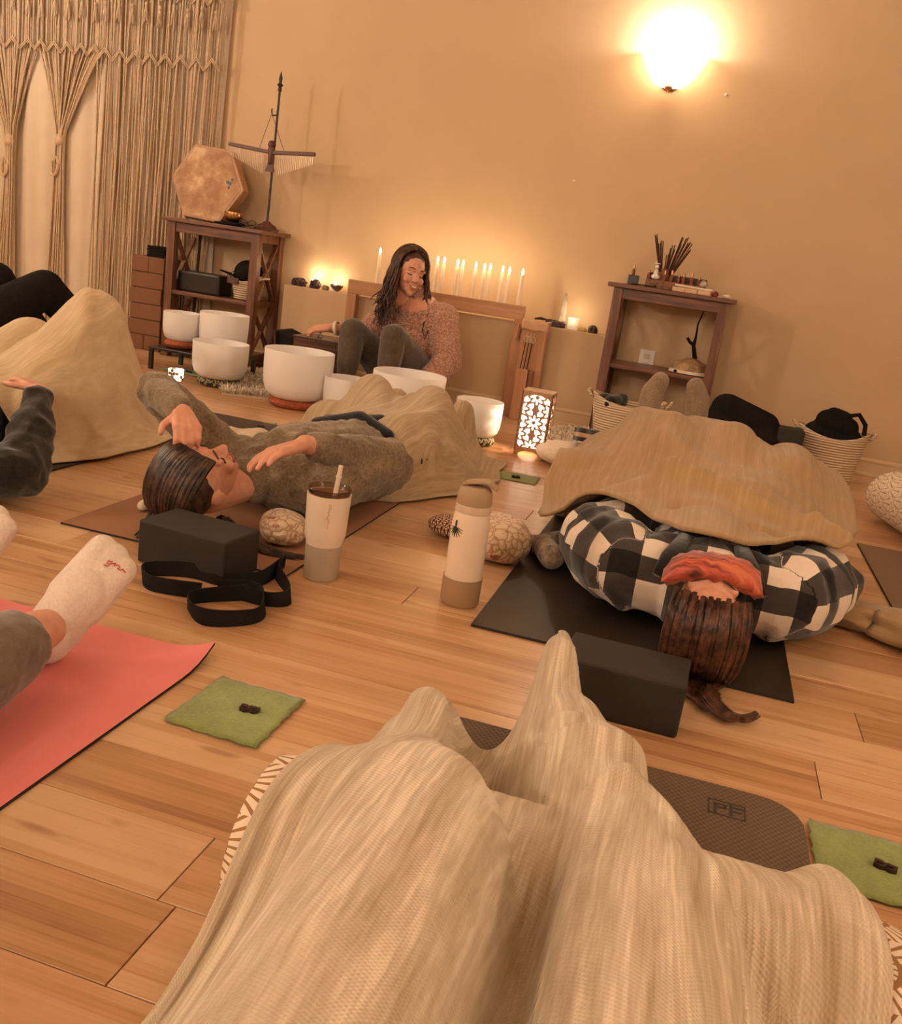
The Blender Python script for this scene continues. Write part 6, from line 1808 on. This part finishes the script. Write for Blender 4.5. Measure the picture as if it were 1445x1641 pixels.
# --- person in black trousers beyond
pt = thing('person', 'person in black trousers and grey shirt lying with a knee raised before the macrame', 'person', (-2.95, 2.9, 0))
body = [('c', (-2.98, 2.35, 0.13), 0.12, (-2.96, 2.90, 0.12), 0.11), ('e', (-3.0, 2.05, 0.13), (0.075, 0.105, 0.095)), ('c', (-3.0, 2.15, 0.11), 0.05, (-2.98, 2.3, 0.12), 0.08)]
body += [('c', (-2.80, 2.55, 0.15), 0.050, (-2.58, 2.97, 0.19), 0.040), ('c', (-2.58, 2.97, 0.19), 0.038, (-2.82, 3.03, 0.265), 0.027)] + hand_prims((-2.82, 3.03, 0.265), (-0.9, -0.1, 0.0), (0.0, 0.0, 1), -1, (0.2, 0.3, 0.3))
kk = py(72, 440, 3.36)
for hx, kx, ax in ((-2.86, kk.x, -2.52), (-3.06, kk.x - 0.24, -2.86)):
    body += [('c', (hx, 2.92, 0.12), 0.075, (kx, 3.36, 0.435), 0.05), ('c', (kx, 3.36, 0.435), 0.045, (ax, 3.74, 0.08), 0.03), ('c', (ax, 3.74, 0.035), 0.03, (ax + 0.02, 3.90, 0.03), 0.024)]
blob('body', body, SKIN, pt, 0.006, 2)
blob('shirt', [('c', (-2.98, 2.35, 0.13), 0.135, (-2.96, 2.86, 0.125), 0.135), ('c', (-2.82, 2.50, 0.14), 0.085, (-2.75, 2.66, 0.16), 0.068)], knit_mat('charcoal_tee', (0.03, 0.025, 0.02), (0.065, 0.052, 0.04), 70, 0.2), pt, 0.008, 3)
blob('trousers', [('e', (-2.96, 2.92, 0.125), (0.18, 0.15, 0.12))] + [q for hx, kx, ax in ((-2.86, kk.x, -2.52), (-3.06, kk.x - 0.24, -2.86)) for q in (('c', (hx, 2.95, 0.13), 0.10, ((hx + kx) / 2, 3.15, 0.30), 0.095), ('c', ((hx + kx) / 2, 3.15, 0.30), 0.095, (kx, 3.36, 0.435), 0.078), ('c', (kx, 3.36, 0.435), 0.075, (ax, 3.74, 0.09), 0.050))], BLACKC, pt, 0.008, 4)
for ax in (-2.52, -2.86):
    blob('sock', [('c', (ax, 3.74, 0.07), 0.042, (ax, 3.73, 0.045), 0.042), ('c', (ax, 3.72, 0.042), 0.040, (ax + 0.02, 3.90, 0.032), 0.030)], BLACKC, pt, 0.006, 3)

# --- person on the coral mat: two socked feet, one bare ankle
pt = thing('person', 'person in khaki trousers and white ankle socks lying on the coral mat', 'person', (-1.05, 0.9, 0))
body = []; socks = []; tr_ = []
def foot(heel, toe, knee, cuff, w=1.0):
    heel, toe, knee = Vector(heel), Vector(toe), Vector(knee)
    up = (toe - heel).normalized(); leg = (knee - heel).normalized()
    ank = heel + leg * 0.075 + up * 0.045
    body.extend([('c', heel, 0.033, ank, 0.036), ('c', ank, 0.036, ank + leg * 0.16 + Vector((0, 0, 0.01)), 0.046), ('c', ank + leg * 0.16, 0.046, knee, 0.06), ('c', heel, 0.030, heel + (toe - heel) * 0.75, 0.024)])
    side = up.cross(leg).normalized()
    socks.append([('c', heel + leg * 0.012, 0.044, heel + leg * 0.050 + up * 0.02, 0.046), ('c', heel + leg * 0.020 + up * 0.03, 0.049, heel + up * 0.11 + leg * 0.030, 0.049)] +
                 [('c', heel + up * 0.09 + leg * 0.020 + side * s_ * 0.016, 0.040, toe + side * s_ * 0.026 - up * (0.028 + 0.010 * (s_ > 0)) + leg * 0.004, 0.027) for s_ in (-1, 0, 1)])
    tr_.extend([('c', ank + leg * cuff, 0.064, knee, 0.086)])
    return up, leg, side
u1 = foot((-1.025, 1.335, 0.042), (-0.950, 1.435, 0.210), (-0.955, 0.90, 0.085), 0.11)
foot((-1.280, 1.345, 0.046), (-1.222, 1.450, 0.225), (-1.31, 0.88, 0.085), 0.11)
body += [('c', (-0.955, 0.90, 0.085), 0.06, (-1.06, 0.45, 0.13), 0.085), ('c', (-1.31, 0.88, 0.085), 0.06, (-1.20, 0.45, 0.13), 0.085), ('c', (-1.13, 0.42, 0.13), 0.12, (-1.13, -0.05, 0.13), 0.12), ('c', (-1.13, -0.1, 0.12), 0.06, (-1.13, -0.2, 0.12), 0.05), ('e', (-1.13, -0.30, 0.12), (0.075, 0.105, 0.09))]
blob('body', body, SKIN, pt, 0.005, 3)
so_ = [blob('sock', s_, WHITESOCK, pt, 0.004, 4) for s_ in socks]
tr_ += [('c', (-0.955, 0.90, 0.085), 0.086, (-1.06, 0.45, 0.13), 0.115), ('c', (-1.31, 0.88, 0.085), 0.086, (-1.20, 0.45, 0.13), 0.115), ('e', (-1.13, 0.42, 0.13), (0.18, 0.15, 0.125))]
crease(blob('trousers', tr_, KHAKI, pt, 0.007, 4), 0.006, 16)
blob('shirt', [('c', (-1.13, 0.35, 0.135), 0.14, (-1.13, -0.08, 0.135), 0.145)], DARKSWEAT, pt, 0.01, 3)
# red script on the sole side of the sock
def on_sock(o, x, y):
    """nearest point of the sock under a photo pixel"""
    dv = ray(x, y).normalized()
    hit, loc, nr, ix = o.ray_cast(o.matrix_world.inverted() @ EYEP, dv)
    return (loc + nr * 0.001) if hit else None
bpy.context.view_layer.update()
sc_pts = [(166, 905), (172, 907), (176, 905), (171, 902), (174, 899), (180, 900), (176, 904), (183, 903), (186, 903), (182, 907), (190, 906), (192, 910), (188, 911), (193, 914), (196, 912), (201, 918)]
loc_ = [on_sock(so_[0], *q) for q in sc_pts]
loc_ = [p for p in loc_ if p]
if len(loc_) > 4:
    MB().tube(loc_, 0.0012, 5).build('red_script', mk('red_thread', (0.62, 0.06, 0.035), 0.7), so_[0], label='red stitched script', world=False)

# ------------------------------------------------------------------ throws
BOL2 = ('c', (-1.30, 3.24, 0.10), 0.108, (-0.96, 3.24, 0.10), 0.108)
sup2 = [BOL2, ('c', (-1.08, 3.0, 0.12), 0.13, (-0.975, 3.0, 0.12), 0.13), ('c', (-1.06, 3.05, 0.14), 0.11, (-1.16, 3.28, 0.245), 0.078), ('c', (-1.16, 3.28, 0.245), 0.075, (-1.18, 3.58, 0.08), 0.05), ('c', (-0.92, 3.05, 0.14), 0.11, (-0.93, 3.28, 0.245), 0.078), ('c', (-0.93, 3.28, 0.245), 0.075, (-0.90, 3.58, 0.08), 0.05), ('c', (-1.18, 3.62, 0.05), 0.045, (-1.18, 3.64, 0.19), 0.045), ('c', (-0.90, 3.62, 0.05), 0.045, (-0.90, 3.64, 0.19), 0.045)]
bolster('bolster', (-1.34, 3.24, 0.096), (-0.90, 3.24, 0.096), 0.108, LEAFPRINT, 'leaf printed bolster under the knees of the person in olive', uvs=1.6)
drape('throw_blanket', [(-1.52, 2.86), (-1.50, 3.30), (-1.42, 3.78)], [(-0.885, 2.80), (-0.715, 3.10), (-0.655, 3.42), (-0.72, 3.78)], sup2, THROW_B, 'beige woven throw over the legs of the person in olive, before the crystal bowls', curv=16, near=lambda u: -0.09 * math.sin(PI * u), fold=0.010, ff=(24, 5), seed=2, pin=[('R', 0.12, 0.0, 1.1), ('L', 0.12, 0.0, 1.1), ('N', 0.14, 0.60, 1.1)],
      ridges=[([(-0.98, 2.90), (-0.86, 3.05), (-0.78, 3.3)], 0.03, 0.022), ([(-0.80, 3.1), (-0.69, 3.38)], 0.02, 0.028)])
bolster('bolster', (-0.415, 3.10, 0.108), (0.40, 3.10, 0.108), 0.122, LEAFPRINT, 'leaf printed bolster poking out from under the tan throw beside the satin pillow', uvs=1.6)
bolster('bolster', (-0.30, 3.44, 0.108), (0.12, 3.44, 0.108), 0.118, LEAFPRINT, 'leaf printed bolster under the calves of the person in plaid', uvs=1.6)
sup5 = [('c', (-0.34, 3.10, 0.108), 0.122, (0.44, 3.10, 0.108), 0.122), ('c', (0.095, 2.30, 0.13), 0.14, (0.08, 2.80, 0.14), 0.14), ('c', (-0.20, 2.50, 0.12), 0.10, (0.38, 2.53, 0.12), 0.10), ('c', (-0.02, 2.66, 0.25), 0.06, (0.2, 2.68, 0.25), 0.06), ('c', (0.30, 3.0, 0.25), 0.10, (0.32, 3.25, 0.25), 0.10)]
sup5 += [('c', q[1], q[2] + 0.02, q[3], q[4] + 0.02) for q in LEGS5 + sh]
drape('throw_blanket', [(-0.36, 2.56), (-0.43, 2.95), (-0.38, 3.3), (-0.30, 3.56)], [(0.415, 2.42), (0.50, 2.85), (0.475, 3.25), (0.24, 3.58)], sup5, THROW_C, 'tan woven throw covering the person in plaid up to the grey socks', curv=7.0, nu=130, nv=130, near=lambda u: -0.30 * math.exp(-((u - 0.58) / 0.25) ** 2), fold=0.006, ff=(9, 3), seed=5, solid=0.010,
      ridges=[([(-0.20, 2.75), (0.05, 2.60), (0.30, 2.52), (0.48, 2.55)], 0.03, 0.030), ([(0.0, 2.45), (0.2, 2.40), (0.40, 2.42)], 0.02, -0.02), ([(0.35, 2.5), (0.42, 2.44), (0.44, 2.40)], 0.03, 0.035), ([(-0.1, 3.0), (0.1, 2.85), (0.35, 2.8)], 0.05, 0.02)])
sup3 = [('c', (-2.12, 2.1, 0.14), 0.14, (-2.12, 2.45, 0.14), 0.13), ('c', (-2.02, 2.45, 0.14), 0.11, (-2.02, 2.80, 0.375), 0.11), ('c', (-2.02, 2.80, 0.375), 0.11, (-2.02, 3.08, 0.08), 0.05), ('c', (-2.27, 2.45, 0.13), 0.105, (-2.27, 2.80, 0.275), 0.095), ("c", (-2.27, 2.80, 0.275), 0.095, (-2.27, 3.18, 0.08), 0.055)]
drape('throw_blanket', [(-2.62, 2.20), (-2.62, 2.8), (-2.55, 3.4)], [(-1.90, 2.33), (-1.815, 2.60), (-1.80, 2.88), (-1.86, 3.36)], sup3, THROW_D, 'beige woven throw over the raised knees of the person in the dark sweatshirt', curv=17, near=lambda u: -0.03 * math.sin(PI * u), fold=0.009, ff=(16, 4), seed=8, pin=[('R', 0.13, 0.0, 1.1)],
      ridges=[([(-2.02, 2.76), (-1.90, 2.60), (-1.86, 2.45)], 0.035, 0.03), ([(-2.0, 2.82), (-1.86, 2.84)], 0.03, 0.02)])
bolster('bolster', (-0.430, 0.935, 0.092), (0.345, 0.935, 0.092), 0.110, LEAFPRINT, 'leaf printed bolster under the cream throw on the grey mat', uvs=1.6)
sup6 = [('c', (-0.40, 0.935, 0.085), 0.118, (0.31, 0.935, 0.085), 0.118),
        ('c', (-0.15, 0.0, 0.17), 0.105, (-0.185, 0.80, 0.235), 0.085), ('c', (-0.185, 0.80, 0.235), 0.080, (-0.262, 1.06, 0.13), 0.055), ('c', (-0.265, 1.08, 0.10), 0.045, (-0.272, 1.145, 0.185), 0.030),
        ('c', (0.09, 0.0, 0.14), 0.10, (0.050, 0.82, 0.190), 0.085), ('c', (0.050, 0.82, 0.190), 0.080, (-0.09, 1.32, 0.12), 0.055), ('c', (-0.105, 1.36, 0.08), 0.045, (-0.138, 1.45, 0.180), 0.030)]
drape('throw_blanket', [(-0.56, 0.05), (-0.47, 0.45), (-0.40, 0.78), (-0.345, 1.00), (-0.30, 1.20)], [(0.42, 0.05), (0.345, 0.5), (0.29, 0.80), (0.275, 0.95), (0.21, 1.12), (0.12, 1.27), (0.03, 1.42)], sup6, THROW_A, 'cream striped woven throw over the legs lying on the grey mat', curv=20, nu=190, nv=200,
      far=lambda u: 0.20 * math.exp(-((u - 0.55) / 0.22) ** 2), fold=0.0055, ff=(15, 4), seed=3, solid=0.004, iters=9000, pin=[('R', 0.14, 0.70, 1.1), ('F', 0.10, 0.62, 1.1)],
      ridges=[([(-0.16, 1.16), (-0.09, 1.02), (-0.065, 0.86), (-0.05, 0.66), (-0.03, 0.45)], 0.036, -0.085), ([(-0.135, 1.16), (-0.03, 1.10), (0.02, 1.12)], 0.022, 0.028), ([(-0.10, 1.02), (-0.03, 0.96), (0.0, 0.99)], 0.016, 0.022), ([(0.13, 1.12), (0.17, 1.0), (0.22, 0.84)], 0.016, -0.035), ([(0.16, 1.14), (0.22, 1.0), (0.28, 0.86)], 0.020, 0.022), ([(-0.25, 0.75), (-0.20, 0.55)], 0.03, 0.008), ([(-0.10, 1.20), (-0.02, 1.14), (0.05, 1.16)], 0.018, 0.020), ([(0.0, 1.02), (0.08, 0.93), (0.15, 0.72)], 0.014, 0.014), ([(0.10, 1.05), (0.15, 0.90), (0.20, 0.72)], 0.018, -0.030), ([(-0.30, 1.02), (-0.30, 0.8), (-0.36, 0.6)], 0.016, 0.010)])
# twisted throw lying on the floor by the taupe mat
a_, P, U = [Vector((0.43, 2.60, 0)), Vector((0.56, 2.58, 0)), Vector((0.70, 2.50, 0)), Vector((0.80, 2.36, 0)), Vector((0.98, 2.28, 0))], [], []
for i in range(41):
    s_ = i / 40 * 3.999; k = int(s_); p = a_[k].lerp(a_[k + 1], s_ - k)
    d = (a_[k + 1] - a_[k]).normalized(); n_ = Vector((-d.y, d.x, 0)); row = []; ur = []
    R_ = 0.050 + 0.03 * (i / 40)
    for j in range(29):
        an = 2 * PI * j / 28
        kr = 1 + 0.16 * math.sin(3 * an + i * 0.22) + 0.10 * math.sin(5 * an - i * 0.31)
        row.append(p + n_ * math.cos(an) * R_ * 1.5 * kr + Vector((0, 0, max(0.004, R_ * 0.62 + math.sin(an) * R_ * 0.62 * kr)))); ur.append((an * 0.06, i * 0.015))
    P.append(row); U.append(ur)
tag(MB().grid(P, U).build('throw_blanket', THROW_C, smooth='all'), 'twisted tan throw lying loose on the floor by the taupe mat', 'blanket')
